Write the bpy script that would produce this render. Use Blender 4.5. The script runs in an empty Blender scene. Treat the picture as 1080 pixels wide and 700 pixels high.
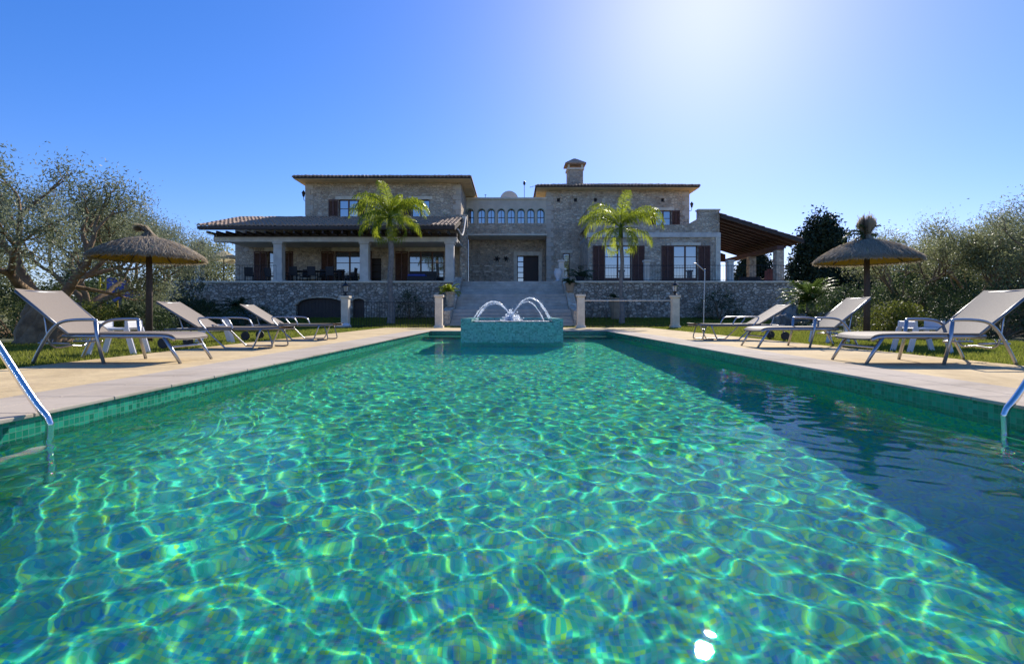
import bpy, math, random
import numpy as np
from mathutils import Vector, Matrix
R = math.radians
S = bpy.context.scene
COL = S.collection
rng = np.random.default_rng(7)
random.seed(7)

# ------------------------------------------------------------ camera
cam = bpy.data.cameras.new('camera'); cam_o = bpy.data.objects.new('camera', cam); COL.objects.link(cam_o)
S.camera = cam_o
cam.lens = 18; cam.sensor_width = 36; cam.shift_y = -.0176
cam_o.location = (0, 0, .6); cam_o.rotation_euler = (R(90), 0, 0)
cam.clip_start = .05; cam.clip_end = 5000

# ------------------------------------------------------------ sky, sun, exposure
SUN_EL, SUN_AZ = 33.0, 21.2
world = bpy.data.worlds.new('World'); S.world = world; world.use_nodes = True
wn = world.node_tree
sky = wn.nodes.new('ShaderNodeTexSky'); sky.sky_type = 'NISHITA'; sky.sun_disc = False
sky.sun_elevation = R(SUN_EL); sky.sun_rotation = R(SUN_AZ)
sky.altitude = 300; sky.air_density = 1.0; sky.dust_density = .45; sky.ozone_density = 2.0
hs = wn.nodes.new('ShaderNodeHueSaturation'); hs.inputs['Saturation'].default_value = 1.52
gm = wn.nodes.new('ShaderNodeGamma'); gm.inputs[1].default_value = .8
tint = wn.nodes.new('ShaderNodeMix'); tint.data_type = 'RGBA'; tint.blend_type = 'MULTIPLY'; tint.inputs[0].default_value = 1; tint.inputs[7].default_value = (.86, .92, 1.38, 1)
bg = wn.nodes['Background']; bg.inputs[1].default_value = .066
wn.links.new(sky.outputs[0], gm.inputs[0]); wn.links.new(gm.outputs[0], hs.inputs['Color']); wn.links.new(hs.outputs[0], tint.inputs[6]); wn.links.new(tint.outputs[2], bg.inputs[0])
sun = bpy.data.lights.new('sun', 'SUN'); sun_o = bpy.data.objects.new('sun', sun); COL.objects.link(sun_o)
sun.energy = 2.5; sun.angle = R(.53); sun.color = (1, .93, .82)
sun.cycles.is_caustics_light = True
sun_dir = Vector((math.sin(R(SUN_AZ))*math.cos(R(SUN_EL)), math.cos(R(SUN_AZ))*math.cos(R(SUN_EL)), math.sin(R(SUN_EL))))
sun_o.rotation_euler = sun_dir.to_track_quat('Z', 'Y').to_euler(); sun_o.location = (8, 20, 30)
S.view_settings.view_transform = 'Standard'; S.view_settings.look = 'None'
S.view_settings.gamma = 1; S.view_settings.use_curve_mapping = False
S.view_settings.exposure = 1.52
S.render.engine = 'CYCLES'
S.cycles.use_denoising = True
S.cycles.max_bounces = 8; S.cycles.transparent_max_bounces = 12
S.cycles.sample_clamp_indirect = 20

# ------------------------------------------------------------ helpers
def tag(o, label=None, cat=None, group=None, kind=None):
    if label: o['label'] = label
    if cat: o['category'] = cat
    if group: o['group'] = group
    if kind: o['kind'] = kind
    return o
WL = {}
def thing(name, loc, label, cat, rz=0, group=None):
    o = bpy.data.objects.new(name, None); COL.objects.link(o); o.empty_display_size = .2
    o.location = loc; o.rotation_euler = (0, 0, rz); WL[o.name] = Vector(loc)
    return tag(o, label, cat, group)
def copy_tree(o, parent=None):
    c = o.copy(); COL.objects.link(c); c.parent = parent
    for ch in list(o.children): copy_tree(ch, c)
    return c
class MB:
    def __init__(s): s.v = []; s.f = []; s.n = 0
    def add(s, v, f):
        v = np.asarray(v, float).reshape(-1, 3)
        s.v.append(v); s.f += [tuple(int(i)+s.n for i in q) for q in f]; s.n += len(v); return s
    def box(s, x0, x1, y0, y1, z0, z1):
        v = [(x, y, z) for z in (z0, z1) for y in (y0, y1) for x in (x0, x1)]
        return s.add(v, [(0,2,3,1),(4,5,7,6),(0,1,5,4),(2,6,7,3),(0,4,6,2),(1,3,7,5)])
    def prism(s, prof, axis, a, b):
        # prof: list of 2D points, extruded along axis from a to b
        n = len(prof)
        def P(p, t):
            return {0: (t, p[0], p[1]), 1: (p[0], t, p[1]), 2: (p[0], p[1], t)}[axis]
        v = [P(p, a) for p in prof]+[P(p, b) for p in prof]
        f = [tuple(range(n)), tuple(range(2*n-1, n-1, -1))]+[(i, (i+1) % n, n+(i+1) % n, n+i) for i in range(n)]
        return s.add(v, f)
    def quad(s, a, b, c, d): return s.add([a, b, c, d], [(0, 1, 2, 3)])
    def tube(s, pts, r, n=8, cap=True):
        pts = [Vector(p) for p in pts]; k = len(pts)
        rr = [r]*k if not hasattr(r, '__len__') else r
        V = []; ref = None
        for i, p in enumerate(pts):
            d = (pts[min(i+1, k-1)]-pts[max(i-1, 0)]).normalized()
            if ref is None:
                ref = d.orthogonal().normalized()
            ref = (ref-d*ref.dot(d)).normalized(); b = d.cross(ref)
            for j in range(n):
                a = 2*math.pi*j/n
                V.append(p+(ref*math.cos(a)+b*math.sin(a))*rr[i])
        F = [(i*n+j, i*n+(j+1) % n, (i+1)*n+(j+1) % n, (i+1)*n+j) for i in range(k-1) for j in range(n)]
        if cap: F += [tuple(range(n-1, -1, -1)), tuple(range((k-1)*n, k*n))]
        return s.add([tuple(v) for v in V], F)
    def lathe(s, prof, cx=0, cy=0, n=16):
        V = [(cx+r*math.cos(2*math.pi*j/n), cy+r*math.sin(2*math.pi*j/n), z) for r, z in prof for j in range(n)]
        k = len(prof)
        F = [(i*n+j, i*n+(j+1) % n, (i+1)*n+(j+1) % n, (i+1)*n+j) for i in range(k-1) for j in range(n)]
        F += [tuple(range(n-1, -1, -1)), tuple(range((k-1)*n, k*n))]
        return s.add(V, F)
    def grid(s, X, Y, Z, skip=None):
        ny, nx = X.shape; i = np.arange(nx*ny).reshape(ny, nx)
        f = np.stack([i[:-1, :-1], i[:-1, 1:], i[1:, 1:], i[1:, :-1]], -1)
        f = f.reshape(-1, 4) if skip is None else f[~skip]
        return s.add(np.stack([X, Y, Z], -1), f.tolist())
    def wall(s, x0, x1, z0, z1, y, t, holes):
        # a facade parallel to x with rectangular openings (x0,x1,z0,z1), front face at y, thickness t
        xs = sorted({x0, x1, *[h[0] for h in holes], *[h[1] for h in holes]})
        zs = sorted({z0, z1, *[h[2] for h in holes], *[h[3] for h in holes]})
        def solid(i, j):
            if i < 0 or j < 0 or i >= len(xs)-1 or j >= len(zs)-1: return False
            cx = (xs[i]+xs[i+1])/2; cz = (zs[j]+zs[j+1])/2
            return not any(h[0] < cx < h[1] and h[2] < cz < h[3] for h in holes)
        for i in range(len(xs)-1):
            for j in range(len(zs)-1):
                if not solid(i, j): continue
                a, b, c, d = xs[i], xs[i+1], zs[j], zs[j+1]; yb = y+t
                s.quad((a, y, c), (b, y, c), (b, y, d), (a, y, d)); s.quad((b, yb, c), (a, yb, c), (a, yb, d), (b, yb, d))
                if not solid(i-1, j): s.quad((a, yb, c), (a, y, c), (a, y, d), (a, yb, d))
                if not solid(i+1, j): s.quad((b, y, c), (b, yb, c), (b, yb, d), (b, y, d))
                if not solid(i, j-1): s.quad((a, yb, c), (b, yb, c), (b, y, c), (a, y, c))
                if not solid(i, j+1): s.quad((a, y, d), (b, y, d), (b, yb, d), (a, yb, d))
        return s
    def build(s, name, mat, parent=None, smooth=False, world=False, bevel=0, rec=False):
        v = np.concatenate(s.v) if s.v else np.zeros((0, 3))
        if world and parent is not None: v = v-np.array(WL[parent.name])
        me = bpy.data.meshes.new(name)
        fn = np.array([len(f) for f in s.f]); 
        me.vertices.add(len(v)); me.vertices.foreach_set('co', v.astype(np.float32).ravel())
        me.loops.add(int(fn.sum())); me.loops.foreach_set('vertex_index', np.fromiter((i for f in s.f for i in f), np.int32))
        me.polygons.add(len(fn)); me.polygons.foreach_set('loop_start', np.concatenate([[0], np.cumsum(fn)[:-1]]).astype(np.int32))
        me.update(calc_edges=True); me.validate()
        me.shade_smooth() if smooth else me.shade_flat()
        me.materials.append(mat)
        o = bpy.data.objects.new(name, me); COL.objects.link(o)
        if parent is not None:
            o.parent = parent; WL[o.name] = WL.get(parent.name, Vector((0, 0, 0)))
        if bevel:
            b = o.modifiers.new('bevel', 'BEVEL'); b.width = bevel; b.segments = 2; b.limit_method = 'ANGLE'
        if rec: o.cycles.is_caustics_receiver = True
        return o
def arc(cx, cz, r, a0, a1, n=6):
    return [(cx+r*math.cos(R(a0+(a1-a0)*i/n)), cz+r*math.sin(R(a0+(a1-a0)*i/n))) for i in range(n+1)]
def smoothpath(P, n=5):
    # Catmull-Rom through the points
    P = [np.array(p, float) for p in P]; P = [2*P[0]-P[1]]+P+[2*P[-1]-P[-2]]; out = []
    for i in range(1, len(P)-2):
        for k in range(n):
            t = k/n; a, b, c, d = P[i-1:i+3]
            out.append(.5*((2*b)+(c-a)*t+(2*a-5*b+4*c-d)*t*t+(3*b-a-3*c+d)*t**3))
    out.append(P[-2]); return [tuple(p) for p in out]

# ------------------------------------------------------------ materials
def newmat(n):
    m = bpy.data.materials.new(n); m.use_nodes = True
    return m, m.node_tree, m.node_tree.nodes['Principled BSDF']
def ND(t, kind, **kw):
    n = t.nodes.new(kind)
    for k, v in kw.items():
        if hasattr(n, k): setattr(n, k, v)
        else: n.inputs[k].default_value = v
    return n
def ramp(t, src, stops):
    r = t.nodes.new('ShaderNodeValToRGB'); e = r.color_ramp.elements
    while len(e) < len(stops): e.new(.5)
    for q, (p, c) in zip(e, stops): q.position = p; q.color = (*c, 1)
    t.links.new(src, r.inputs[0]); return r
def coords(t, scale=(1, 1, 1), loc=(0, 0, 0)):
    tc = t.nodes.new('ShaderNodeTexCoord'); m = t.nodes.new('ShaderNodeMapping')
    m.inputs['Scale'].default_value = scale; m.inputs['Location'].default_value = loc
    t.links.new(tc.outputs['Object'], m.inputs[0]); return m.outputs[0]
def plain(name, c, rough=.6, metal=0, var=.18, scale=6, bump=.0, c2=None, spec=.5, stain=0):
    m, t, p = newmat(name); v = coords(t)
    nz = ND(t, 'ShaderNodeTexNoise', Scale=scale, Detail=6.0, Roughness=.65); t.links.new(v, nz.inputs[0])
    lo = c2 or tuple(x*(1-var) for x in c); hi = tuple(min(1, x*(1+var)) for x in c) if not c2 else c
    r = ramp(t, nz.outputs[0], [(.32, lo), (.68, hi)]); t.links.new(r.outputs[0], p.inputs['Base Color'])
    if stain:
        out = r.outputs[0]
        for sc_, lo_, a_, b_ in ((.55, .80, .38, .52), (3.1, .86, .30, .44), (14, .82, .24, .36)):
            n3 = ND(t, 'ShaderNodeTexNoise', Scale=sc_, Detail=7.0, Roughness=.7, Distortion=.6); t.links.new(v, n3.inputs[0])
            r3 = ramp(t, n3.outputs[0], [(a_, (lo_, lo_*.98, lo_*.95)), (b_, (1, 1, 1))])
            m3 = ND(t, 'ShaderNodeMix', data_type='RGBA', blend_type='MULTIPLY'); m3.inputs[0].default_value = 1
            t.links.new(out, m3.inputs[6]); t.links.new(r3.outputs[0], m3.inputs[7]); out = m3.outputs[2]
        t.links.new(out, p.inputs['Base Color'])
    p.inputs['Roughness'].default_value = rough; p.inputs['Metallic'].default_value = metal
    p.inputs['Specular IOR Level'].default_value = spec
    if bump:
        b = ND(t, 'ShaderNodeBump', Strength=bump, Distance=.02); n2 = ND(t, 'ShaderNodeTexNoise', Scale=scale*6, Detail=5.0)
        t.links.new(v, n2.inputs[0]); t.links.new(n2.outputs[0], b.inputs['Height']); t.links.new(b.outputs[0], p.inputs['Normal'])
    return m
def rubble(name, scale, cols, mortar, depth=.05, mw=.05):
    m, t, p = newmat(name); v = coords(t, (scale, scale, scale*1.35))
    nz = ND(t, 'ShaderNodeTexNoise', Scale=1.6, Detail=3.0); t.links.new(v, nz.inputs[0])
    ad = ND(t, 'ShaderNodeVectorMath', operation='MULTIPLY_ADD'); ad.inputs[1].default_value = (.35,)*3
    t.links.new(nz.outputs['Color'], ad.inputs[0]); t.links.new(v, ad.inputs[2])
    vo = ND(t, 'ShaderNodeTexVoronoi', Scale=1.0, Randomness=.9); ve = ND(t, 'ShaderNodeTexVoronoi', feature='DISTANCE_TO_EDGE', Scale=1.0, Randomness=.9)
    for q in (vo, ve): t.links.new(ad.outputs[0], q.inputs['Vector'])
    sp = t.nodes.new('ShaderNodeSeparateColor'); t.links.new(vo.outputs['Color'], sp.inputs[0])
    cr = ramp(t, sp.outputs[0], [(i/(len(cols)-1), c) for i, c in enumerate(cols)])
    fine = ND(t, 'ShaderNodeTexNoise', Scale=9.0, Detail=8.0, Roughness=.7); t.links.new(v, fine.inputs[0])
    fr = ramp(t, fine.outputs[0], [(.3, (.6,)*3), (.7, (1.25,)*3)])
    mu = ND(t, 'ShaderNodeMix', data_type='RGBA', blend_type='MULTIPLY'); mu.inputs[0].default_value = 1
    t.links.new(cr.outputs[0], mu.inputs[6]); t.links.new(fr.outputs[0], mu.inputs[7])
    st = ND(t, 'ShaderNodeTexNoise', Scale=.28, Detail=5.0, Roughness=.6); t.links.new(v, st.inputs[0])
    sr = ramp(t, st.outputs[0], [(.35, (.74, .73, .72)), (.62, (1.12, 1.1, 1.06))])
    m2 = ND(t, 'ShaderNodeMix', data_type='RGBA', blend_type='MULTIPLY'); m2.inputs[0].default_value = 1
    t.links.new(mu.outputs[2], m2.inputs[6]); t.links.new(sr.outputs[0], m2.inputs[7]); mu = m2
    er = ramp(t, ve.outputs['Distance'], [(mw*.4, (0,)*3), (mw*1.6, (1,)*3)])
    mi = ND(t, 'ShaderNodeMix', data_type='RGBA'); mi.inputs[6].default_value = (*mortar, 1)
    t.links.new(er.outputs[0], mi.inputs[0]); t.links.new(mu.outputs[2], mi.inputs[7]); t.links.new(mi.outputs[2], p.inputs['Base Color'])
    p.inputs['Roughness'].default_value = .9; p.inputs['Specular IOR Level'].default_value = .2
    hm = ND(t, 'ShaderNodeMath', operation='MULTIPLY_ADD'); hm.inputs[1].default_value = .35
    t.links.new(fine.outputs[0], hm.inputs[0]); t.links.new(er.outputs[0], hm.inputs[2])
    b = ND(t, 'ShaderNodeBump', Strength=.9, Distance=depth); t.links.new(hm.outputs[0], b.inputs['Height']); t.links.new(b.outputs[0], p.inputs['Normal'])
    return m
def mosaic(name, cols, size=.04, grout=(.10, .26, .18), rough=.25, spec=.5):
    m, t, p = newmat(name); v = coords(t, (1/size,)*3, (.25,)*3)
    fl = ND(t, 'ShaderNodeVectorMath', operation='FLOOR'); fc = ND(t, 'ShaderNodeVectorMath', operation='FRACTION')
    t.links.new(v, fl.inputs[0]); t.links.new(v, fc.inputs[0])
    wn_ = ND(t, 'ShaderNodeTexWhiteNoise', noise_dimensions='3D'); t.links.new(fl.outputs[0], wn_.inputs['Vector'])
    cr = ramp(t, wn_.outputs['Value'], [(i/(len(cols)-1), c) for i, c in enumerate(cols)])
    sp = t.nodes.new('ShaderNodeSeparateXYZ'); t.links.new(fc.outputs[0], sp.inputs[0])
    ls = []
    for i in range(3):
        l = ND(t, 'ShaderNodeMath', operation='LESS_THAN'); l.inputs[1].default_value = .1; t.links.new(sp.outputs[i], l.inputs[0]); ls.append(l)
    a = ND(t, 'ShaderNodeMath', operation='MAXIMUM'); b = ND(t, 'ShaderNodeMath', operation='MAXIMUM')
    t.links.new(ls[0].outputs[0], a.inputs[0]); t.links.new(ls[1].outputs[0], a.inputs[1]); t.links.new(a.outputs[0], b.inputs[0]); t.links.new(ls[2].outputs[0], b.inputs[1])
    mi = ND(t, 'ShaderNodeMix', data_type='RGBA'); mi.inputs[7].default_value = (*grout, 1)
    t.links.new(b.outputs[0], mi.inputs[0]); t.links.new(cr.outputs[0], mi.inputs[6]); t.links.new(mi.outputs[2], p.inputs['Base Color'])
    p.inputs['Roughness'].default_value = rough; p.inputs['Specular IOR Level'].default_value = spec
    return m
def leafmat(name, cols, transl=.35, rough=.5, tcol=None, scale=1.3):
    m, t, p = newmat(name); v = coords(t)
    nz = ND(t, 'ShaderNodeTexNoise', Scale=scale, Detail=4.0); t.links.new(v, nz.inputs[0])
    ri = t.nodes.new('ShaderNodeNewGeometry')
    ad = ND(t, 'ShaderNodeMath', operation='MULTIPLY_ADD'); ad.inputs[1].default_value = .45
    t.links.new(ri.outputs['Random Per Island'], ad.inputs[0])
    sb = ND(t, 'ShaderNodeMath', operation='MULTIPLY_ADD'); sb.inputs[1].default_value = .9; sb.inputs[2].default_value = -.17
    t.links.new(nz.outputs[0], sb.inputs[0]); t.links.new(sb.outputs[0], ad.inputs[2])
    cr = ramp(t, ad.outputs[0], [(i/(len(cols)-1), c) for i, c in enumerate(cols)])
    t.links.new(cr.outputs[0], p.inputs['Base Color']); p.inputs['Roughness'].default_value = rough
    p.inputs['Specular IOR Level'].default_value = .15
    tr = t.nodes.new('ShaderNodeBsdfTranslucent'); mx = t.nodes.new('ShaderNodeMixShader'); mx.inputs[0].default_value = transl
    if tcol: tr.inputs[0].default_value = (*tcol, 1)
    else: t.links.new(cr.outputs[0], tr.inputs[0])
    t.links.new(p.outputs[0], mx.inputs[1]); t.links.new(tr.outputs[0], mx.inputs[2])
    t.links.new(mx.outputs[0], t.nodes['Material Output'].inputs[0]); return m
M = {}
M['stone'] = rubble('rubble_stone', 4.2, [(.46, .35, .25), (.68, .54, .39), (.80, .66, .49), (.54, .43, .32), (.85, .73, .56)], (.70, .57, .43))
M['stone_wall'] = rubble('retaining_stone', 4.6, [(.28, .23, .18), (.56, .47, .37), (.75, .65, .53), (.42, .34, .27), (.84, .74, .61)], (.30, .25, .195), .07, .06)
M['quoin'] = plain('corner_stone', (.66, .57, .45), .9, c2=(.48, .41, .32), scale=1.6, bump=.4, spec=.2)
M['rock'] = rubble('boulder_rock', 1.1, [(.28, .26, .23), (.40, .38, .34), (.34, .31, .28)], (.18, .165, .15), .05)
M['trim'] = plain('sandstone_trim', (.76, .66, .50), .85, bump=.3, scale=3)
M['plaster'] = plain('pale_plaster', (.66, .57, .43), .9, bump=.15, scale=1.2, var=.14)
M['beam'] = plain('pale_beam', (.68, .62, .53), .8, scale=2)
M['soffit'] = plain('ochre_soffit', (.80, .58, .30), .8, scale=2)
M['darkwood'] = plain('dark_wood', (.05, .033, .025), .6, scale=3)
M['shutter'] = plain('brown_shutter', (.13, .055, .035), .55, scale=4)
M['redwood'] = plain('red_wood', (.10, .045, .036), .6, scale=2)
M['frame_wood'] = plain('window_frame', (.16, .075, .045), .5, scale=5)
M['tile'] = plain('roof_tile', (.46, .30, .20), .85, c2=(.28, .20, .14), scale=4, bump=.3)
M['green_tile'] = plain('green_glaze', (.04, .17, .12), .3)
M['coping'] = plain('coping_stone', (.47, .395, .31), .92, spec=.15, stain=1, var=.08, scale=1.4, bump=.12)
M['deck'] = plain('deck_gravel', (.68, .52, .28), .92, spec=.15, stain=1, c2=(.52, .39, .22), scale=2.2, bump=.35)
M['step'] = plain('step_stone', (.56, .52, .44), .85, stain=1, c2=(.38, .35, .30), scale=2.4, bump=.2)
M['iron'] = plain('black_iron', (.02, .02, .022), .45, metal=.3)
M['alu'] = plain('grey_aluminium', (.42, .42, .43), .32, metal=.85, var=.06)
M['alu_dark'] = plain('dark_aluminium', (.22, .215, .21), .38, metal=.7, var=.08)
M['sling'] = plain('taupe_sling', (.23, .18, .135), .75, var=.07, scale=60, bump=.1)
M['steel'] = plain('polished_steel', (.78, .75, .70), .18, metal=1, var=.03)
M['plastic'] = plain('white_plastic', (.66, .66, .66), .4, var=.05)
M['straw_dark'] = leafmat('weathered_straw', [(.30, .24, .17), (.46, .38, .27), (.60, .52, .40)], .42, .9)
M['straw'] = leafmat('golden_straw', [(.78, .47, .07), (.88, .60, .12)], .5, .8)
M['wood_pole'] = plain('pole_wood', (.10, .065, .048), .7, c2=(.05, .034, .026), scale=8)
M['bark'] = plain('olive_bark', (.33, .22, .12), .95, c2=(.13, .08, .045), scale=5, bump=.8)
M['palm_bark'] = plain('palm_bark', (.30, .27, .23), .9, c2=(.15, .13, .11), scale=7, bump=.6)
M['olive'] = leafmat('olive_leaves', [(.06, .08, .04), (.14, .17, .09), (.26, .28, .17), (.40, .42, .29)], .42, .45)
M['olive2'] = leafmat('olive_leaves_pale', [(.08, .09, .035), (.18, .20, .08), (.30, .31, .15), (.42, .42, .25)], .48, .45)  # paler, yellower leaf colour than the first olive material
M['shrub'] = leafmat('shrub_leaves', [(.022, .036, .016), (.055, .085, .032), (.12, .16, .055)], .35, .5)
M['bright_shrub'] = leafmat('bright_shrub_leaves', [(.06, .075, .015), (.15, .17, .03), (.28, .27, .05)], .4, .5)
M['conifer'] = leafmat('conifer_needles', [(.014, .024, .014), (.03, .05, .026), (.06, .08, .04)], .1, .6, scale=.6)
M['palm'] = leafmat('palm_fronds', [(.14, .19, .015), (.28, .34, .025), (.46, .48, .06)], .6, .35)
M['cycad_leaf'] = leafmat('cycad_leaves', [(.05, .09, .02), (.12, .18, .035), (.22, .28, .06)], .45, .4)
M['palm_dark'] = leafmat('dark_fronds', [(.02, .04, .012), (.05, .08, .02), (.10, .14, .03)], .35, .4)
M['grassblade'] = leafmat('grass_blades', [(.10, .14, .02), (.20, .23, .035), (.34, .33, .07)], .5, .6, scale=.8)
M['ground'] = plain('lawn_ground', (.12, .14, .03), .95, c2=(.15, .13, .06), scale=.5, bump=.5)
M['pot'] = plain('terracotta_pot', (.36, .26, .17), .8, scale=4)
M['blue'] = plain('blue_plastic', (.02, .06, .35), .4); M['yellow'] = plain('yellow_plastic', (.55, .45, .03), .45)
M['cream_cloth'] = leafmat('cream_cloth', [(.55, .48, .30), (.62, .54, .34)], .35, .8)
M['black_fabric'] = plain('black_wicker', (.025, .024, .026), .6)
M['red_fabric'] = plain('red_brown_wicker', (.16, .05, .04), .7)
M['dish'] = plain('grey_dish', (.50, .50, .48), .5, var=.05)
T1 = [(.004, .13, .07), (.010, .23, .13), (.03, .33, .20), (.006, .18, .10)]
M['mosaic'] = mosaic('pool_mosaic', T1)
M['mosaic_floor'] = mosaic('pool_floor_mosaic', [(.02, .36, .21), (.035, .48, .29), (.24, .60, .07), (.05, .54, .32), (.012, .29, .42), (.09, .64, .38)], .025, (.08, .44, .31), .9, 0)  # yellow and blue tiles stand in for colour fringes of refracted sunlight
M['mosaic_f'] = mosaic('fountain_mosaic', [(.04, .24, .19), (.10, .42, .34), (.18, .56, .47), (.06, .32, .26)], .04, (.15, .34, .29))
def glassmat(name, refl=.35, dark=(.015, .02, .025)):
    m, t, p = newmat(name); p.inputs['Base Color'].default_value = (*dark, 1); p.inputs['Roughness'].default_value = .3
    v = coords(t); nz = ND(t, 'ShaderNodeTexNoise', Scale=.7, Detail=1.0); t.links.new(v, nz.inputs[0])
    b = ND(t, 'ShaderNodeBump', Strength=.12, Distance=.05); t.links.new(nz.outputs[0], b.inputs['Height'])
    g = t.nodes.new('ShaderNodeBsdfGlossy'); g.inputs['Roughness'].default_value = .03;     mx = t.nodes.new('ShaderNodeMixShader'); mx.inputs[0].default_value = refl
    t.links.new(p.outputs[0], mx.inputs[1]); t.links.new(g.outputs[0], mx.inputs[2]); t.links.new(mx.outputs[0], t.nodes['Material Output'].inputs[0]); return m
M['glass'] = glassmat('window_glass', .42); M['glass_dim'] = glassmat('dim_glass', .3)  # second glass only has a weaker mirror share
def watermat():
    m, t, p = newmat('pool_water'); t.nodes.remove(p); out = t.nodes['Material Output']; prev = None
    K = .78; q = .36
    for c, ior in (((K, K, K), 1.333), ((q, 0, 0), 1.286), ((0, q, 0), 1.333), ((0, 0, q), 1.386)):
        g = t.nodes.new('ShaderNodeBsdfRefraction' if prev is None else 'ShaderNodeBsdfGlass')
        g.inputs['Roughness'].default_value = 0; g.inputs['IOR'].default_value = ior; g.inputs['Color'].default_value = (*c, 1)
        if prev is None: prev = g
        else:
            a = t.nodes.new('ShaderNodeAddShader'); t.links.new(prev.outputs[0], a.inputs[0]); t.links.new(g.outputs[0], a.inputs[1]); prev = a
    t.links.new(prev.outputs[0], out.inputs[0]); return m
M['water'] = watermat()
def spraymat():
    m, t, p = newmat('fountain_spray'); p.inputs['Base Color'].default_value = (.85, .9, .93, 1); p.inputs['Roughness'].default_value = .15
    tr = t.nodes.new('ShaderNodeBsdfTransparent'); tl = t.nodes.new('ShaderNodeBsdfTranslucent'); tl.inputs[0].default_value = (.9, .95, 1, 1)
    a = t.nodes.new('ShaderNodeMixShader'); a.inputs[0].default_value = .5; t.links.new(p.outputs[0], a.inputs[1]); t.links.new(tl.outputs[0], a.inputs[2])
    mx = t.nodes.new('ShaderNodeMixShader'); v = coords(t); nz = ND(t, 'ShaderNodeTexNoise', Scale=22.0, Detail=3.0); t.links.new(v, nz.inputs[0])
    r = ramp(t, nz.outputs[0], [(.42, (.1,)*3), (.6, (.8,)*3)]); t.links.new(r.outputs[0], mx.inputs[0])
    t.links.new(a.outputs[0], mx.inputs[1]); t.links.new(tr.outputs[0], mx.inputs[2]); t.links.new(mx.outputs[0], t.nodes['Material Output'].inputs[0]); return m
M['spray'] = spraymat()

# ------------------------------------------------------------ setting: ground, deck, pool
PX0, PX1, PY0, PY1 = -2.90, 3.34, -4.0, 18.0
WZ = -.14; FZ = -1.74
DX0, DX1, DY1 = -5.55, 5.95, 22.6
def gz(x, y):
    z = -.03+0*x
    return z+.36*np.clip((y-24.2)/5.5, 0, 1)
xs = np.unique(np.concatenate([np.linspace(-30, 30, 61), [DX0+.05, DX1-.05], [-2000, -800, -300, -120, -60, 60, 120, 300, 800, 2000]]))
ysg = np.unique(np.concatenate([np.linspace(-20, 60, 81), [DY1-.05], [-600, -200, -60, 80, 150, 400, 1000, 2500]]))
ysg = ysg[np.abs(ysg-22.5) > .01]
X, Y = np.meshgrid(xs, ysg); Z = gz(X, Y)
cx = (X[:-1, :-1]+X[1:, 1:])/2; cy = (Y[:-1, :-1]+Y[1:, 1:])/2
skip = (cx > DX0+.05) & (cx < DX1-.05) & (cy > -5) & (cy < DY1-.05)
tag(MB().grid(X, Y, Z, skip).build('ground', M['ground']), kind='structure')
d = MB(); C = .72
d.box(DX0, PX0-C-.01, -5, DY1, -.12, 0); d.box(PX1+C+.01, DX1, -5, DY1, -.12, 0)
d.box(PX0-C-.01, PX1+C+.01, PY1+C+.01, DY1, -.12, 0)
tag(d.build('deck', M['deck'], bevel=.01), kind='structure')
c = MB()
def slabs(a, b, step):
    n = round((b-a)/step); e = np.linspace(a, b, n+1); return [(e[i]+.003, e[i+1]-.003) for i in range(n)]
for a, b in slabs(-5, PY1, .62):
    for x0, x1 in ((PX0-C, PX0-C/2-.003), (PX0-C/2+.003, PX0+.025)): c.box(x0, x1, a, b, -.022, .004)
    for x0, x1 in ((PX1-.025, PX1+C/2-.003), (PX1+C/2+.003, PX1+C)): c.box(x0, x1, a, b, -.022, .004)
for a, b in slabs(PX0-C, PX1+C, .62):
    c.box(a, b, PY1+.003, PY1+C, -.022, .004)
tag(c.build('pool_coping', M['coping'], bevel=.006), kind='structure')
b = MB(); ZS = -.36
b.box(PX0-.7, PX0, -5, PY1+.6, ZS, -.024); b.box(PX1, PX1+.7, -5, PY1+.6, ZS, -.024)
b.box(PX0, PX1, PY1, PY1+.6, ZS, -.024); b.box(PX0, PX1, -5, PY0, ZS, -.024)
b.box(PX0, PX1, 16.9, PY1-.003, FZ-.05, -.42)
tag(b.build('pool_walls', M['mosaic'], rec=True), kind='structure')
lw = MB().box(PX0-.7, PX0+.002, -5, PY1+.6, FZ-.1, ZS-.001).box(PX1-.002, PX1+.7, -5, PY1+.6, FZ-.1, ZS-.001).box(PX0+.002, PX1-.002, PY1-.002, PY1+.6, FZ-.1, ZS-.001).box(PX0+.002, PX1-.002, -5, PY0+.002, FZ-.1, ZS-.001)  # lower walls take the brighter floor tiles in place of missing sunlight
cove = MB()  # coves added so the sloped wall foot catches more sun
for (xw_, sg, rc) in ((PX0+.002, 1, .7), (PX1-.002, -1, .15)):
    A_ = [(xw_+sg*rc*(1-math.cos(R(a))), FZ+rc*(1-math.sin(R(a)))) for a in range(0, 91, 10)]
    cove.prism([(xw_-sg*.1, FZ+rc)]+A_+[(xw_+sg*rc, FZ-.02), (xw_-sg*.1, FZ-.02)], 1, PY0+.003, 16.89)
tag(cove.build('added_light_cove', M['mosaic_floor'], rec=True), kind='structure')
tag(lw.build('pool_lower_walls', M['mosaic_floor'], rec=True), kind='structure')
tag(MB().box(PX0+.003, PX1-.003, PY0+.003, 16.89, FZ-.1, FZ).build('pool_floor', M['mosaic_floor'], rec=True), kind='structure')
yw = np.concatenate([np.arange(PY0+.02, .3, .05), np.arange(.3, 5, .015), np.arange(5, 9, .025), np.arange(9, PY1-.001, .04)])
xw = np.arange(PX0+.002, PX1, .0165)
X, Y = np.meshgrid(xw, yw); Z = np.zeros_like(X)
wr = np.random.default_rng(11); WCURV = .112
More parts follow.
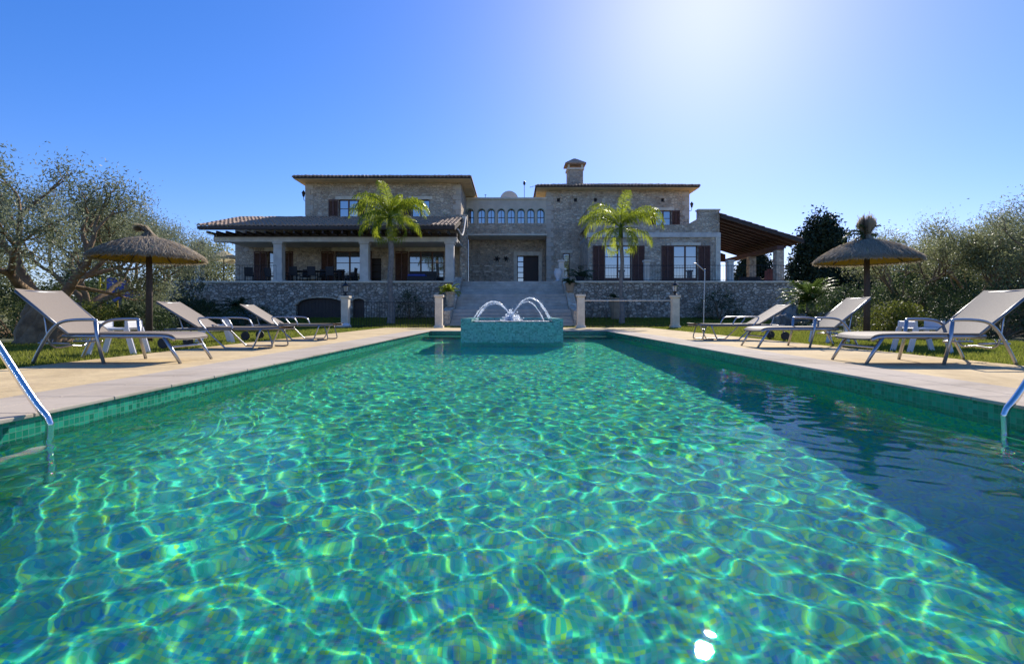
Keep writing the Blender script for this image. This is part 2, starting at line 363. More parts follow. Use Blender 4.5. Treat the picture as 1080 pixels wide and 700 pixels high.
for i in range(80):
    lam = .098*2**wr.uniform(0, 1.4); k = 2*math.pi/lam; th = wr.uniform(0, 2*math.pi)
    Z += WCURV/k**2*np.sin(k*(X*math.cos(th)+Y*math.sin(th))+wr.uniform(0, 6.28))
for i in range(12):
    lam = wr.uniform(.7, 1.6); k = 2*math.pi/lam; th = wr.uniform(0, 2*math.pi)
    Z += .0006*np.sin(k*(X*math.cos(th)+Y*math.sin(th))+wr.uniform(0, 6.28))
# livelier ripples round the left ladder and the fountain
for (rx, ry, rs, ra) in ((-2.6, 3.1, .9, .004), (0, 13.4, 2.2, .0018)):
    rd = np.hypot(X-rx, Y-ry); Z += ra*np.exp(-(rd/rs)**2)*np.sin(rd*2*math.pi/.23+X*5)
Z += WZ
w = MB().grid(X, Y, Z).build('water', M['water'], smooth=True); w.cycles.is_caustics_caster = True
tag(w, kind='structure')

# grass: blades on the strips beside and beyond the deck
def blades(n, x0, x1, y0, y1, h=.06):
    x = rng.uniform(x0, x1, n); y = rng.uniform(y0, y1, n); z = gz(x, y)
    a = rng.uniform(0, 2*np.pi, n); w_ = rng.uniform(.004, .009, n)*(1+y/12); hh = h*rng.uniform(.5, 1.3, n)
    dx, dy = np.cos(a)*w_, np.sin(a)*w_; lx, ly = rng.normal(0, .4, n)*hh, rng.normal(0, .4, n)*hh
    return np.stack([np.stack([x-dx, y-dy, z], -1), np.stack([x+dx, y+dy, z], -1), np.stack([x+lx, y+ly, z+hh], -1)], 1)
g = MB()
bl = np.concatenate([blades(45000, -10.5, DX0+.04, 4.5, 13), blades(25000, -10, DX0+.04, 13, 23), blades(45000, DX1-.04, 11, 4.5, 13),
                     blades(25000, DX1-.04, 11, 13, 23), blades(60000, -12, 14, DY1-.03, 30, .09)])
g.add(bl.reshape(-1, 3), np.arange(len(bl)*3).reshape(-1, 3).tolist())
tag(g.build('grass', M['grassblade']), kind='stuff')

# ------------------------------------------------------------ staircase and terrace
TZ = 2.5
t = thing('stone_staircase', (0, 24, 0), 'broad grey stone staircase rising from the pool to the villa door behind the fountain', 'staircase')
n = 15; h = TZ/n; y = 24.0; run = []
for i in range(n):
    dep = 1.1 if i in (4, 9) else .30
    MB().box(-2.9, 2.9, y-.02, 30.2, i*h+(.0 if i else -.05), (i+1)*h-.004).build('step', M['step'], t, world=True, bevel=.012)
    run.append((y, (i+1)*h)); y += dep
for x0, x1 in ((-3.32, -2.91), (2.91, 3.32)):
    MB().prism([(24.1, -.05), (24.1, .75), (26.2, 1.0), (28.0, 2.0), (29.98, 2.75), (29.98, -.05)], 0, x0, x1).build('side_wall', M['stone'], t, world=True)
ter = MB()
ter.add([(-21, 30.3, 0), (16.4, 30.3, 0), (18.6, 33.6, 0), (18.6, 44, 0), (-21, 44, 0), (-21, 30.3, TZ), (16.4, 30.3, TZ), (18.6, 33.6, TZ), (18.6, 44, TZ), (-21, 44, TZ)],
        [(4, 3, 2, 1, 0), (5, 6, 7, 8, 9), (0, 1, 6, 5), (1, 2, 7, 6), (2, 3, 8, 7), (3, 4, 9, 8), (4, 0, 5, 9)])
tag(ter.build('terrace', M['step']), kind='structure')

def ret_wall(name, x0, x1, label, arch=None):
    t = thing(name, ((x0+x1)/2, 30, 0), label, 'wall')
    holes = [(a, b, -.1, z) for a, b, z in (arch or [])]
    MB().wall(x0, x1, -.1, TZ-.08, 30, .29, holes).build('wall_face', M['stone_wall'], t, world=True)
    cp = MB()
    for a, b_ in slabs(x0, x1, 1.1): cp.box(a, b_, 29.95, 30.3, TZ-.08+.002, TZ+.03)
    cp.build('coping', M['trim'], t, world=True, bevel=.01)
    return t
la = ret_wall('retaining_wall', -21, -3.34, 'rough stone terrace wall with two arched cellar doors below the left veranda', [(-12.65, -9.75, 1.55), (-9.35, -8.65, 1.5)])
for x0, x1, z0 in ((-12.65, -9.75, 1.55), (-9.35, -8.65, 1.5)):
    # segmental arch head filled between the spring and the square opening, and a boarded door behind
    m_ = MB(); k = 10; cxx = (x0+x1)/2; hw = (x1-x0)/2; zs = z0-.45*min(1, hw/1.0)
    for i in range(k):
        a0, a1 = -1+2*i/k, -1+2*(i+1)/k
        za, zb = zs+(z0-zs)*math.sqrt(max(0, 1-a0*a0)), zs+(z0-zs)*math.sqrt(max(0, 1-a1*a1))
        m_.prism([(cxx+a0*hw, za), (cxx+a1*hw, zb), (cxx+a1*hw, z0+.001), (cxx+a0*hw, z0+.001)], 1, 30.002, 30.28)
    m_.build('arch_head', M['stone_wall'], la, world=True)
    dd = MB(); nb = max(3, int((x1-x0)/.2))
    for a, b_ in slabs(x0+.02, x1-.02, (x1-x0)/nb): dd.box(a, b_, 30.2, 30.25, -.05, z0)
    dd.build('cellar_door', M['darkwood'], la, world=True)
    tr = MB(); P = [(cxx+math.cos(R(180-a))*(hw+.09), zs+math.sin(R(a))*(z0-zs+.09)) for a in range(0, 181, 15)]
    Q = [(cxx+math.cos(R(180-a))*(hw-.0), zs+math.sin(R(a))*(z0-zs)) for a in range(0, 181, 15)]
    for i in range(12): tr.prism([P[i], P[i+1], Q[i+1], Q[i]], 1, 29.96, 30.0)
    tr.build('arch_trim', M['stone'], la, world=True)
ra_ = ret_wall('retaining_wall', 3.34, 16.4, 'rough grey stone terrace wall in front of the right wing')
MB().prism([(16.4, 30.0), (18.72, 33.5), (18.6, 33.7), (16.3, 30.3)], 2, -.1, TZ-.08).build('wall_face', M['stone_wall'], ra_, world=True)

# ------------------------------------------------------------ the villa
villa = thing('stone_villa', (0, 36, TZ), 'large two storey stone villa with tiled roofs behind the pool', 'house')
def V(mb, name, mat, smooth=False, bevel=0, par=None): return mb.build(name, mat, par or villa, smooth, True, bevel)
def window(x0, x1, z0, z1, y, cols=2, rows=2, shut=(0, 0), mat='glass', sill=True, lintel=.22, side=0, fr='frame_wood', panel=0):
    # window sits .16 m inside its opening; shutters lie open against the wall beside it
    w_ = V(MB().box(x0, x1, y+.30, y+.34, z0, z1), 'window', M['darkwood'])
    f = MB(); b_ = .055; yy0, yy1 = y+.17, y+.235
    f.box(x0, x0+b_, yy0, yy1, z0, z1); f.box(x1-b_, x1, yy0, yy1, z0, z1); f.box(x0+b_, x1-b_, yy0, yy1, z1-b_, z1); f.box(x0+b_, x1-b_, yy0, yy1, z0, z0+b_+panel)
    for i in range(1, cols):
        xx = x0+(x1-x0)*i/cols; f.box(xx-.05, xx+.05, yy0-.01, yy1-.002, z0+b_+panel, z1-b_)
    for j in range(1, rows):
        zz = z0+panel+(z1-z0-panel)*j/rows; f.box(x0+b_, x1-b_, yy0+.012, yy1-.02, zz-.022, zz+.022)
    V(f, 'frame', M[fr], par=w_)
    V(MB().box(x0+b_, x1-b_, yy0+.03, yy0+.04, z0+b_+panel, z1-b_), 'pane', M[mat], par=w_)
    if lintel: V(MB().box(x0-.2, x1+.2, y-.025, y+.15, z1+.003, z1+lintel), 'lintel', M['trim'], par=w_, bevel=.01)
    if sill: V(MB().box(x0-.15, x1+.15, y-.06, y+.2, z0-.11, z0-.003), 'sill', M['trim'], par=w_, bevel=.01)
    for s_, wd in ((-1, shut[0]), (1, shut[1])):
        if not wd: continue
        a, e = (x0-wd-.03, x0-.03) if s_ < 0 else (x1+.03, x1+wd+.03)
        sh = MB(); sh.box(a, a+.06, y-.055, y-.012, z0, z1); sh.box(e-.06, e, y-.055, y-.012, z0, z1)
        sh.box(a+.06, e-.06, y-.055, y-.012, z0, z0+.08); sh.box(a+.06, e-.06, y-.055, y-.012, z1-.08, z1)
        if e-a > .5: sh.box((a+e)/2-.035, (a+e)/2+.035, y-.06, y-.012, z0+.08, z1-.08)
        zz = z0+.1
        while zz < z1-.12:
            sh.quad((a+.06, y-.05, zz), (e-.06, y-.05, zz), (e-.06, y-.018, zz+.055), (a+.06, y-.018, zz+.055)); zz += .06
        V(sh, 'shutter', M['shutter'], par=w_)
    return w_
def block(x0, x1, y0, y1, z0, z1, holes, mat='stone', name='wall', back=True):
    m_ = MB().wall(x0, x1, z0, z1, y0, .45, holes)
    m_.box(x0, x0+.4, y0+.45, y1, z0, z1); m_.box(x1-.4, x1, y0+.45, y1, z0, z1); m_.box(x0+.4, x1-.4, y1-.4, y1, z0, z1)
    return V(m_, name, M[mat])
def tiles(x0, x1, ya, za, yb, zb, name='roof', lx=0, rx=0, per=.24, axis=0, thick=.05):
    # barrel tiled slope; courses step down; lx/rx: how far the upper edge is drawn in (hips). axis 1 swaps x and y
    nx = max(4, int((x1-x0)/per))*8+1; L = math.hypot(yb-ya, zb-za); rows = max(2, int(L/.42))
    m_ = MB(); jr = np.random.default_rng(int(abs(x0*37+ya*11)) + 3)
    for r_ in range(rows):
        t0, t1 = r_/rows, (r_+1)/rows+.02
        u = np.linspace(0, 1, nx); wv = .065*np.abs(np.sin(np.pi*u*(nx-1)/8))**.8
        jit = np.repeat(jr.normal(0, .008, nx//8+2), 8)[:nx]
        RX = []; RY = []; RZ = []
        for tt, up in ((t0, -.05), (t0, .045), (t1, .0)):
            a, b_ = x0+lx*tt, x1-rx*tt
            RX.append(a+(b_-a)*u); RY.append(np.full(nx, ya+(yb-ya)*tt)-(.02 if tt == t0 else 0)+jit*0); RZ.append(za+(zb-za)*tt+wv+jit+up)
        A, B, Cc = map(np.array, (RX, RY, RZ))
        if axis: A, B = B, A
        m_.grid(A, B, Cc)
    o = V(m_, name, M['tile'], smooth=False); return o

# left wing, upper storey
s = 34/540
def PX(px, D): return (px-540)*D/540
def PZ(py, D): return .6+(331-py)*D/540
LX0, LX1 = PX(322, 34), -3.4
holes = [(PX(357, 34), PX(377, 34), PZ(229, 34), PZ(210.5, 34)), (PX(434, 34), PX(453, 34), PZ(229, 34), PZ(210.5, 34)),
         (PX(282, 34), PX(300, 34), TZ, 4.75), (PX(353, 34), PX(383, 34), TZ, 4.75), (PX(431, 34), PX(468, 34), TZ, 4.75), (PX(316, 34), PX(332, 34), 3.0, 4.5), (PX(390, 34), PX(402, 34), TZ, 4.3)]
block(LX0, LX1, 34, 40, TZ, 9.28, [h_ for h_ in holes if h_[0] > LX0+.3])
V(MB().wall(PX(248, 34), LX0, TZ, 6.9, 34.0, .45, [h_ for h_ in holes if h_[1] < LX0] ), 'wall', M['stone'])
V(MB().box(PX(248, 34), PX(248, 34)+.4, 34.45, 40, TZ, 6.9), 'wall', M['stone'])
window(*holes[0], 34, 2, 2, (.62, .5)); window(*holes[1], 34, 2, 2, (.6, 0))
for i in (2, 3, 4): window(*holes[i], 34, 2 if i < 4 else 3, 3, (.85, .55) if i < 4 else (.85, 0), 'glass_dim', False, .26)
V(MB().box(PX(316, 34), PX(332, 34), 34.3, 34.36, 3.0, 4.5), 'serving_hatch', M['black_fabric'])
V(MB().box(PX(316, 34)-.15, PX(332, 34)+.15, 33.7, 34.02, 2.9, 2.997), 'stone_shelf', M['trim'])
nich = MB().box(PX(390, 34), PX(402, 34), 34.35, 34.4, TZ, 4.3)
for z_ in (3.0, 3.45, 3.9): nich.box(PX(390, 34)+.01, PX(402, 34)-.01, 34.1, 34.34, z_, z_+.04)
V(nich, 'shelf_niche', M['darkwood'])
def quoins(x0, y0, z0, z1, side):
    m_ = MB(); z = z0; i = 0
    while z < z1-.3:
        w_ = .52 if i % 2 else .34; a, b_ = (x0-.012, x0+w_) if side > 0 else (x0-w_, x0+.012)
        m_.box(a, b_, y0-.018, y0+(.3 if i % 2 else .5), z+.012, z+.33); z += .34; i += 1
    V(m_, 'corner_stones', M['quoin'], bevel=.012)
quoins(LX0, 34, 7.15, 9.2, 1); quoins(LX1, 34, 7.15, 9.2, -1)
# eaves of the upper left roof
def hip_roof(x0, x1, y0, y1, z, rise=.27):
    V(MB().box(x0, x1, y0, y1, z, z+.09), 'soffit', M['soffit'])
    dpt = (y1-y0)/2
    V(MB().box(x0-.03, x1+.03, y0-.04, y0-.002, z+.03, z+.16), 'gutter', M['darkwood'])
    tiles(x0-.06, x1+.06, y0-.1, z+.13, y0+dpt, z+.13+dpt*rise, lx=dpt, rx=dpt)
    tiles(x0-.06, x1+.06, y1+.1, z+.13, y1-dpt, z+.13+dpt*rise, lx=dpt, rx=dpt)
    tiles(y0-.06, y1+.06, x0-.1, z+.13, x0+dpt, z+.13+dpt*rise, lx=dpt, rx=dpt, axis=1)
    tiles(y0-.06, y1+.06, x1+.1, z+.13, x1-dpt, z+.13+dpt*rise, lx=dpt, rx=dpt, axis=1)
hip_roof(PX(310, 33), PX(496, 33), 33, 40.8, 9.28)
# veranda of the left wing: roof, beams, columns
VX0, VX1 = PX(208, 29.2), -3.25
tiles(VX0, VX1, 29.15, 5.62, 33.98, 7.0)
vb = MB(); vb.box(VX0+.05, VX1, 29.1, 29.2, 5.42, 5.60); V(vb, 'gutter', M['darkwood'])
V(MB().add([(VX0+.1, 29.2, 5.5), (VX1, 29.2, 5.5), (VX1, 33.99, 6.86), (VX0+.1, 33.99, 6.86), (VX0+.1, 29.2, 5.38), (VX1, 29.2, 5.38), (VX1, 33.99, 6.74), (VX0+.1, 33.99, 6.74)],
   [(0, 1, 2, 3), (7, 6, 5, 4), (0, 4, 5, 1), (1, 5, 6, 2), (2, 6, 7, 3), (3, 7, 4, 0)]), 'roof_boards', M['darkwood'])
V(MB().box(VX0+.4, VX1, 30.15, 30.6, 5.12, 5.36), 'roof_beam', M['darkwood'])
V(MB().box(VX0+.4, VX1, 30.1, 30.62, 4.84, 5.117), 'lintel_beam', M['beam'])
V(MB().box(VX0+.4, VX1, 30.62, 33.98, 5.0, 5.06), 'ceiling', M['plaster'])
for x in np.arange(VX0+.5, VX1, .55): V(MB().box(x, x+.09, 29.22, 30.14, 5.2, 5.34), 'rafter', M['darkwood'])
for px in (209, 294.5, 385, 474.5):
    x = PX(px, 30.35)
    m_ = MB().box(x-.25, x+.25, 30.12, 30.6, TZ+.12, 4.72); m_.box(x-.3, x+.3, 30.08, 30.64, TZ, TZ+.118); m_.box(x-.3, x+.3, 30.08, 30.64, 4.722, 4.838)
    V(m_, 'column', M['beam'], bevel=.015)
V(MB().box(-3.42, -2.93, 33.55, 34.0, TZ, 7.1), 'pier', M['stone'])

# centre: parapet storey over the recessed entrance
CX0, CX1 = -3.39, PX(577, 38)-.02
cw = [PX(p, 38) for p in (495.8, 507.8, 518, 528.6, 539.2, 549.6, 559.9, 570.3)]
zt, zb_ = PZ(220.5, 38), PZ(235.3, 38)
ch = [(x-.24, x+.24, zb_, zt) for x in cw]
V(MB().wall(CX0, CX1, zb_-.04, 9.1, 38, .4, ch), 'parapet', M['plaster'])
V(MB().box(CX0, CX1, 38, 38.4, 6.5, zb_-.043), 'wall', M['stone'])
V(MB().box(CX0, CX1, 37.9, 38.5, 9.1, 9.22), 'parapet_cap', M['trim'])
V(MB().box(CX0, CX1, 37.7, 40.4, 6.38, 6.497), 'slab', M['trim'])
for x in cw:
    w_ = V(MB().box(x-.235, x+.235, 38.25, 38.3, zb_, zt), 'arched_window', M['glass'])
    a = MB(); k = 8
    for i in range(k):
        u0, u1 = -1+2*i/k, -1+2*(i+1)/k
        a.prism([(x+u0*.24, zt-.24+.24*math.sqrt(max(0, 1-u0*u0))), (x+u1*.24, zt-.24+.24*math.sqrt(max(0, 1-u1*u1))), (x+u1*.24, zt+.001), (x+u0*.24, zt+.001)], 1, 38.003, 38.24)
    V(a, 'arch_head', M['plaster'], par=w_)
    g_ = MB(); pts = [(x-.255, 37.985, zb_)]+[(x+math.cos(R(180-q))*.255, 37.985, zt-.24+math.sin(R(q))*.255) for q in range(0, 181, 20)]+[(x+.255, 37.985, zb_)]
    g_.tube(pts, .028, 4); V(g_, 'tile_border', M['green_tile'], par=w_)
    V(MB().box(x-.235, x+.235, 38.2, 38.245, (zb_+zt)/2-.1, (zb_+zt)/2-.06).box(x-.02, x+.02, 38.2, 38.243, zb_, zt), 'glazing_bar', M['frame_wood'], par=w_)
dx0, dx1, dz1 = PX(545.5, 40), PX(568, 40), PZ(269.6, 40)
V(MB().wall(CX0, CX1, TZ, 6.379, 40, .4, [(dx0, dx1, TZ, dz1)]), 'wall', M['stone'])
V(MB().box(dx0-.28, dx0-.001, 39.93, 40.15, TZ, dz1).box(dx1+.001, dx1+.28, 39.93, 40.15, TZ, dz1).box(dx0-.28, dx1+.28, 39.93, 40.15, dz1+.001, dz1+.3), 'door_surround', M['trim'])
dr = V(MB().box(dx0+.55, dx1, 40.3, 40.36, TZ, dz1), 'door', M['darkwood'])
V(MB().box(dx0, dx0+.5, 40.2, 40.22, TZ+.1, dz1-.05), 'pane', M['glass'], par=dr)
f = MB(); f.box(dx0, dx0+.06, 40.13, 40.2, TZ, dz1); f.box(dx0+.47, dx0+.55, 40.13, 40.2, TZ, dz1)
for j in range(7): z_ = TZ+.1+(dz1-TZ-.15)*j/6; f.box(dx0+.06, dx0+.47, 40.14, 40.19, z_-.03, z_+.03)
V(f, 'frame', M['darkwood'], par=dr); V(MB().lathe([(.02, 3.5), (.035, 3.53), (.02, 3.56)], dx0+.63, 40.27, 8), 'handle', M['steel'], par=dr)
for px in (524, 533.5):
    x = PX(px, 39.9); z_ = PZ(273, 39.9); o_ = MB()
    for a in range(0, 360, 60): o_.tube([(x, 39.93, z_), (x+.16*math.cos(R(a+20)), 39.88, z_+.16*math.sin(R(a+20))), (x+.27*math.cos(R(a)), 39.94, z_+.27*math.sin(R(a)))], [.05, .035, .01], 5)
    V(o_, 'wall_ornament', M['iron'])
for px in (502, 514, 526):
    for py in (281, 287): V(MB().box(PX(px, 39.9)-.25, PX(px, 39.9)+.25, 39.95, 39.998, PZ(py, 39.9), PZ(py, 39.9)+.1), 'wall_plaque', M['trim'])

# right wing: tall block behind, lower block in front, side veranda
RX0, RX1 = PX(576.5, 38), PX(727, 38)
uw = (PX(692, 38), PX(708, 38), PZ(238, 38), PZ(222, 38))
sw = (PX(594, 38), PX(601, 38), 3.2, PZ(267, 38))
vents = [(PX(p, 38)-.12, PX(p, 38)+.12, PZ(213, 38), PZ(209, 38)) for p in (589, 607, 628, 699)]
block(RX0, RX1, 38, 44.5, TZ, 9.76, [uw, sw, *vents])
for v_ in vents: V(MB().box(v_[0], v_[1], 38.2, 38.24, v_[2], v_[3]), 'vent', M['black_fabric'])
window(*uw, 38, 2, 2, (.5, .6)); window(*sw, 38, 1, 3, (0, 0), 'glass_dim')
quoins(RX0, 38, TZ, 9.7, 1); quoins(RX1, 38, 7.6, 9.7, -1)
hip_roof(PX(566.5, 37.2), PX(737.5, 37.2), 37.2, 45.3, 9.76)
QX0, QX1 = PX(620, 34), PX(759, 34)
d1 = (PX(638, 34), PX(666, 34), TZ, PZ(259, 34)); d2 = (PX(711, 34), PX(736, 34), TZ, PZ(259, 34))
block(QX0, QX1, 34, 38-.002, TZ, PZ(250.5, 34), [d1, d2])
V(MB().box(QX0-.04, QX1+.04, 33.9, 34.5, PZ(250.5, 34)+.002, PZ(245.5, 34)), 'cornice', M['beam'], bevel=.02)
V(MB().box(QX0, QX1, 34.5, 37.99, PZ(250.5, 34)+.002, PZ(246, 34)), 'balcony_floor', M['step'])
V(MB().box(QX0, QX1, 34.02, 34.4, PZ(245.5, 34)+.002, PZ(237, 34)), 'balcony_wall', M['stone'])
V(MB().box(QX0, PX(668, 34), 34.0, 37.99, PZ(237, 34)+.002, PZ(220.5, 34)), 'wall', M['stone'])
V(MB().box(QX0-.05, PX(668, 34)+.05, 33.95, 37.99, PZ(220.5, 34)+.001, PZ(219.3, 34)), 'parapet_cap', M['trim'])
V(MB().prism([(PX(725, 34), PZ(237, 34)+.003), (PX(737, 34), PZ(230, 34)), (PX(737, 34), PZ(222, 34)), (QX1, PZ(222, 34)), (QX1, PZ(237, 34)+.003)], 1, 34.03, 34.45), 'wall', M['stone'])
V(MB().box(PX(736, 34), QX1+.05, 33.98, 34.5, PZ(222, 34)+.002, PZ(220.5, 34)), 'parapet_cap', M['trim'])
window(*d1, 34, 2, 3, (.78, .82), 'glass', False, .2, panel=.45); window(*d2, 34, 2, 3, (.82, .78), 'glass', False, .2, panel=.45)
V(MB().box(QX1-.28, QX1+.03, 33.92, 33.998, TZ, PZ(250.5, 34)), 'pilaster', M['trim'])
# side veranda
ex, ez = PX(845, 34), PZ(254, 34); ix, iz = QX1, PZ(227, 34)
tiles(33.8, 42.6, ex+.05, ez+.06, ix, iz+.06, 'roof', axis=1)
V(MB().prism([(ix, iz), (ex, ez), (ex, ez-.13), (ix, iz-.13)], 1, 33.85, 42.6), 'roof_boards', M['redwood'])
V(MB().prism([(ix, iz+.02), (ex+.05, ez+.02), (ex+.05, ez-.2), (ix, iz-.2)], 1, 33.72, 33.84), 'barge_board', M['darkwood'])
for y in np.arange(34.3, 42.5, .7): V(MB().prism([(ix, iz-.132), (ex-.1, ez-.128), (ex-.1, ez-.27), (ix, iz-.28)], 1, y, y+.12), 'rafter', M['redwood'])
V(MB().box(17.62, 18.08, 34.0, 42.4, 4.86, 5.14), 'side_beam', M['redwood'])
V(MB().prism([(QX1+.01, 4.9), (17.6, 4.9), (17.6, 5.5), (QX1+.01, 6.8)], 1, 42.2, 42.4), 'rear_gable', M['redwood'])
for y in (34.3, 38.2, 42.0):
    V(MB().box(17.6, 18.1, y-.25, y+.25, TZ, 4.858), 'column', M['stone'], bevel=.01)
V(MB().box(QX1+.3, QX1+.75, 41.2, 41.7, TZ, 5.4), 'column', M['beam'])
# chimney, dish, aerials, wall lamps
x0, x1 = PX(599, 40), PX(615, 40)
chm = V(MB().box(x0, x1, 40, 41.1, 9.9, PZ(179, 40)), 'chimney', M['stone'])
capm = MB().box(x0-.08, x1+.08, 39.92, 41.18, PZ(179, 40)+.002, PZ(177, 40))
for xx in (x0, x1-.14):
    for yy in (40, 40.96): capm.box(xx, xx+.14, yy, yy+.14, PZ(177, 40)+.002, PZ(173.5, 40))
V(capm, 'chimney_vent', M['trim'], par=chm)
mx_, my_ = (x0+x1)/2, 40.55; z0 = PZ(173.4, 40)
V(MB().add([(x0-.22, 39.8, z0), (x1+.22, 39.8, z0), (x1+.22, 41.3, z0), (x0-.22, 41.3, z0), (mx_-.08, my_, PZ(165, 40)), (mx_+.08, my_, PZ(165, 40)), (x0-.22, 39.8, z0+.1), (x1+.22, 39.8, z0+.1), (x1+.22, 41.3, z0+.1), (x0-.22, 41.3, z0+.1)],
  [(3, 2, 1, 0), (0, 1, 7, 6), (1, 2, 8, 7), (2, 3, 9, 8), (3, 0, 6, 9), (6, 7, 5, 4), (7, 8, 5), (8, 9, 4, 5), (9, 6, 4)]), 'chimney_roof', M['tile'], par=chm)
dsh = thing('satellite_dish', (PX(537, 39), 39, 9.1), 'round grey satellite dish on the flat roof between the two upper storeys', 'satellite dish')
pr = [(r_, r_*r_*.18) for r_ in np.linspace(.01, .68, 8)]; V_ = []
mm = MB().lathe([(r_, z_) for r_, z_ in pr]+[(.70, .085), (.66, .05)]+[(r_, z_-.02) for r_, z_ in pr[::-1]][1:], 0, 0, 28)
v = np.concatenate(mm.v); mm.v = [np.stack([v[:, 0], -v[:, 2]*1, v[:, 1]+.15], -1)]
mm.build('dish', M['dish'], dsh, smooth=True); MB().tube([(0, .02, .1), (0, .25, -.3)], .04).build('mast', M['alu_dark'], dsh); MB().tube([(0, -.05, -.45), (0, -.5, .0)], .02).build('feed_arm', M['alu_dark'], dsh)
for px, top, lab in ((553, 192, 'tall thin rooftop aerial with a dark bulb beside the satellite dish'), (565, 196, 'small branched rooftop aerial close to the right roof edge'), (512, 205, 'short stub aerial at the left end of the flat roof')):
    a_ = thing('roof_aerial', (PX(px, 39), 39, 9.1), lab, 'aerial'); hh = PZ(top, 39)-9.1
    MB().tube([(0, 0, -.2), (0, 0, hh)], .022, 6).build('mast', M['alu_dark'], a_)
    e_ = MB()
    if px == 553: e_.lathe([(.03, hh-.25), (.09, hh-.18), (.09, hh), (.03, hh+.08)], 0, 0, 8)
    elif px == 565:
        e_.tube([(-.45, 0, hh-.12), (.35, 0, hh+.08)], .015, 4)
        for q in range(5): e_.tube([(-.4+q*.17, -.2, hh-.1+q*.045), (-.4+q*.17, .2, hh-.1+q*.045)], .01, 4)
    else: e_.tube([(-.08, 0, hh-.05), (.08, 0, hh-.05)], .02, 4)
    e_.build('antenna_head', M['iron'], a_)
for x, y, z, side, lab in ((LX0-.02, 34.5, PZ(205, 34), -1, 'black iron wall lantern on the left corner of the upper storey'), (RX1+.02, 38.4, PZ(217, 38), 1, 'black iron wall lantern on the right corner of the upper storey')):
    l_ = thing('wall_lantern', (x, y, z), lab, 'lantern')
    MB().tube(smoothpath([(0, 0, -.25), (side*.25, 0, -.3), (side*.3, 0, -.05)], 4), .02, 6).build('bracket', M['iron'], l_)
    MB().lathe([(.06, -.05), (.12, .2), (.14, .22), (.03, .36), (.01, .4)], side*.3, 0, 8).build('lantern_body', M['iron'], l_)
# drain pipe at the end of the veranda gutter
V(MB().tube(smoothpath([(-3.1, 29.3, 5.45), (-2.95, 30.5, 5.3), (-3.0, 33.3, 6.9)], 4), .05, 8), 'downpipe', M['beam'])

# thin terrace railings
def railing(name, p0, p1, h, zf, label, step=.13, thick=.008, mat='iron', posts=2.0, top=.016, group=None):
    p0, p1 = Vector(p0), Vector(p1); L = (p1-p0).length; dr_ = (p1-p0)/L
    t_ = thing(name, ((p0+p1)/2), label, 'fence' if name != 'terrace_railing' else 'railing', group=group)
    MB().tube([p0+Vector((0, 0, h)), p1+Vector((0, 0, h))], top, 6).build('top_rail', M[mat], t_, world=True)
    MB().tube([p0+Vector((0, 0, .1)), p1+Vector((0, 0, .1))], .012, 6).build('bottom_rail', M['iron'], t_, world=True)
    n_ = min(95, int(L/step))
    for i in range(n_+1):
        p = p0+dr_*(L*i/n_); MB().tube([p+Vector((0, 0, .0)), p+Vector((0, 0, h))], thick, 4).build('baluster', M['iron'], t_, world=True)
    return t_
railing('terrace_railing', (3.9, 30.12, TZ), (16.3, 30.12, TZ), .95, 0, 'thin dark railing along the terrace wall of the right wing', .16, .006)
railing('terrace_railing', (PX(212, 30.2), 30.12, TZ), (PX(292, 30.2), 30.12, TZ), .95, 0, 'thin dark railing at the left end of the left veranda', .15, .008)

# small stone posts on the right terrace
for px, lab in ((592, 'pale square stone post at the head of the stairs beside a white urn'), (682, 'pale square stone post on the terrace between the two french doors'), (770, 'pale square stone post on the terrace at the start of the side veranda')):
    t_ = thing('stone_post', (PX(px, 30.7), 30.7, TZ), lab, 'post')
    MB().box(-.16, .16, -.16, .16, 0, 1.2).build('shaft', M['beam'], t_, bevel=.01); MB().box(-.21, .21, -.21, .21, 1.203, 1.32).build('cap', M['beam'], t_, bevel=.01)
t_ = thing('white_urn', (PX(588, 30.5), 30.35, TZ+.03), 'white urn on the terrace edge at the right head of the stairs', 'urn')
MB().lathe([(.12, 0), (.14, .05), (.08, .12), (.2, .35), (.24, .55), (.17, .7), (.21, .75)], 0, 0, 16).build('urn_body', M['plastic'], t_, smooth=True)

# ------------------------------------------------------------ gate posts, lamps, fences by the pool end
def post(px, D, ytop, label, lamp=None):
    x = PX(px, D); h_ = PZ(ytop, D)
    t_ = thing('gate_post' if not lamp else 'lamp_post', (x, D, 0), label, 'post' if not lamp else 'lamp')
    MB().box(-.155, .155, -.155, .155, .1, h_-.1).build('shaft', M['trim'], t_, bevel=.012)
    MB().box(-.2, .2, -.2, .2, -.02, .098).build('base', M['trim'], t_, bevel=.012); MB().box(-.2, .2, -.2, .2, h_-.098, h_).build('cap', M['trim'], t_, bevel=.012)
    if lamp:
        L_ = MB().lathe([(.10, h_), (.11, h_+.03), (.045, h_+.07), (.04, h_+.12), (.10, h_+.16), (.12, h_+.18)], 0, 0, 12).build('lantern', M['iron'], t_)
        MB().lathe([(.085, h_+.181), (.13, h_+.42)], 0, 0, 6).build('lamp_glass', M[lamp], L_)
        c_ = MB().lathe([(.17, h_+.42), (.16, h_+.44), (.06, h_+.53), (.03, h_+.55), (.035, h_+.6), (.005, h_+.64)], 0, 0, 12)
        for a in range(0, 360, 60): c_.tube([(.088*math.cos(R(a)), .088*math.sin(R(a)), h_+.18), (.135*math.cos(R(a)), .135*math.sin(R(a)), h_+.42)], .009, 4)
        c_.build('lantern_cage', M['iron'] if lamp == 'frost' else M['alu_dark'], L_)
    return t_
mfr, tt_, p_ = newmat('frosted_lamp_glass'); p_.inputs['Base Color'].default_value = (.75, .73, .66, 1); p_.inputs['Roughness'].default_value = .3; p_.inputs['Transmission Weight'].default_value = .5
M['frost'] = mfr
PD = 22.2
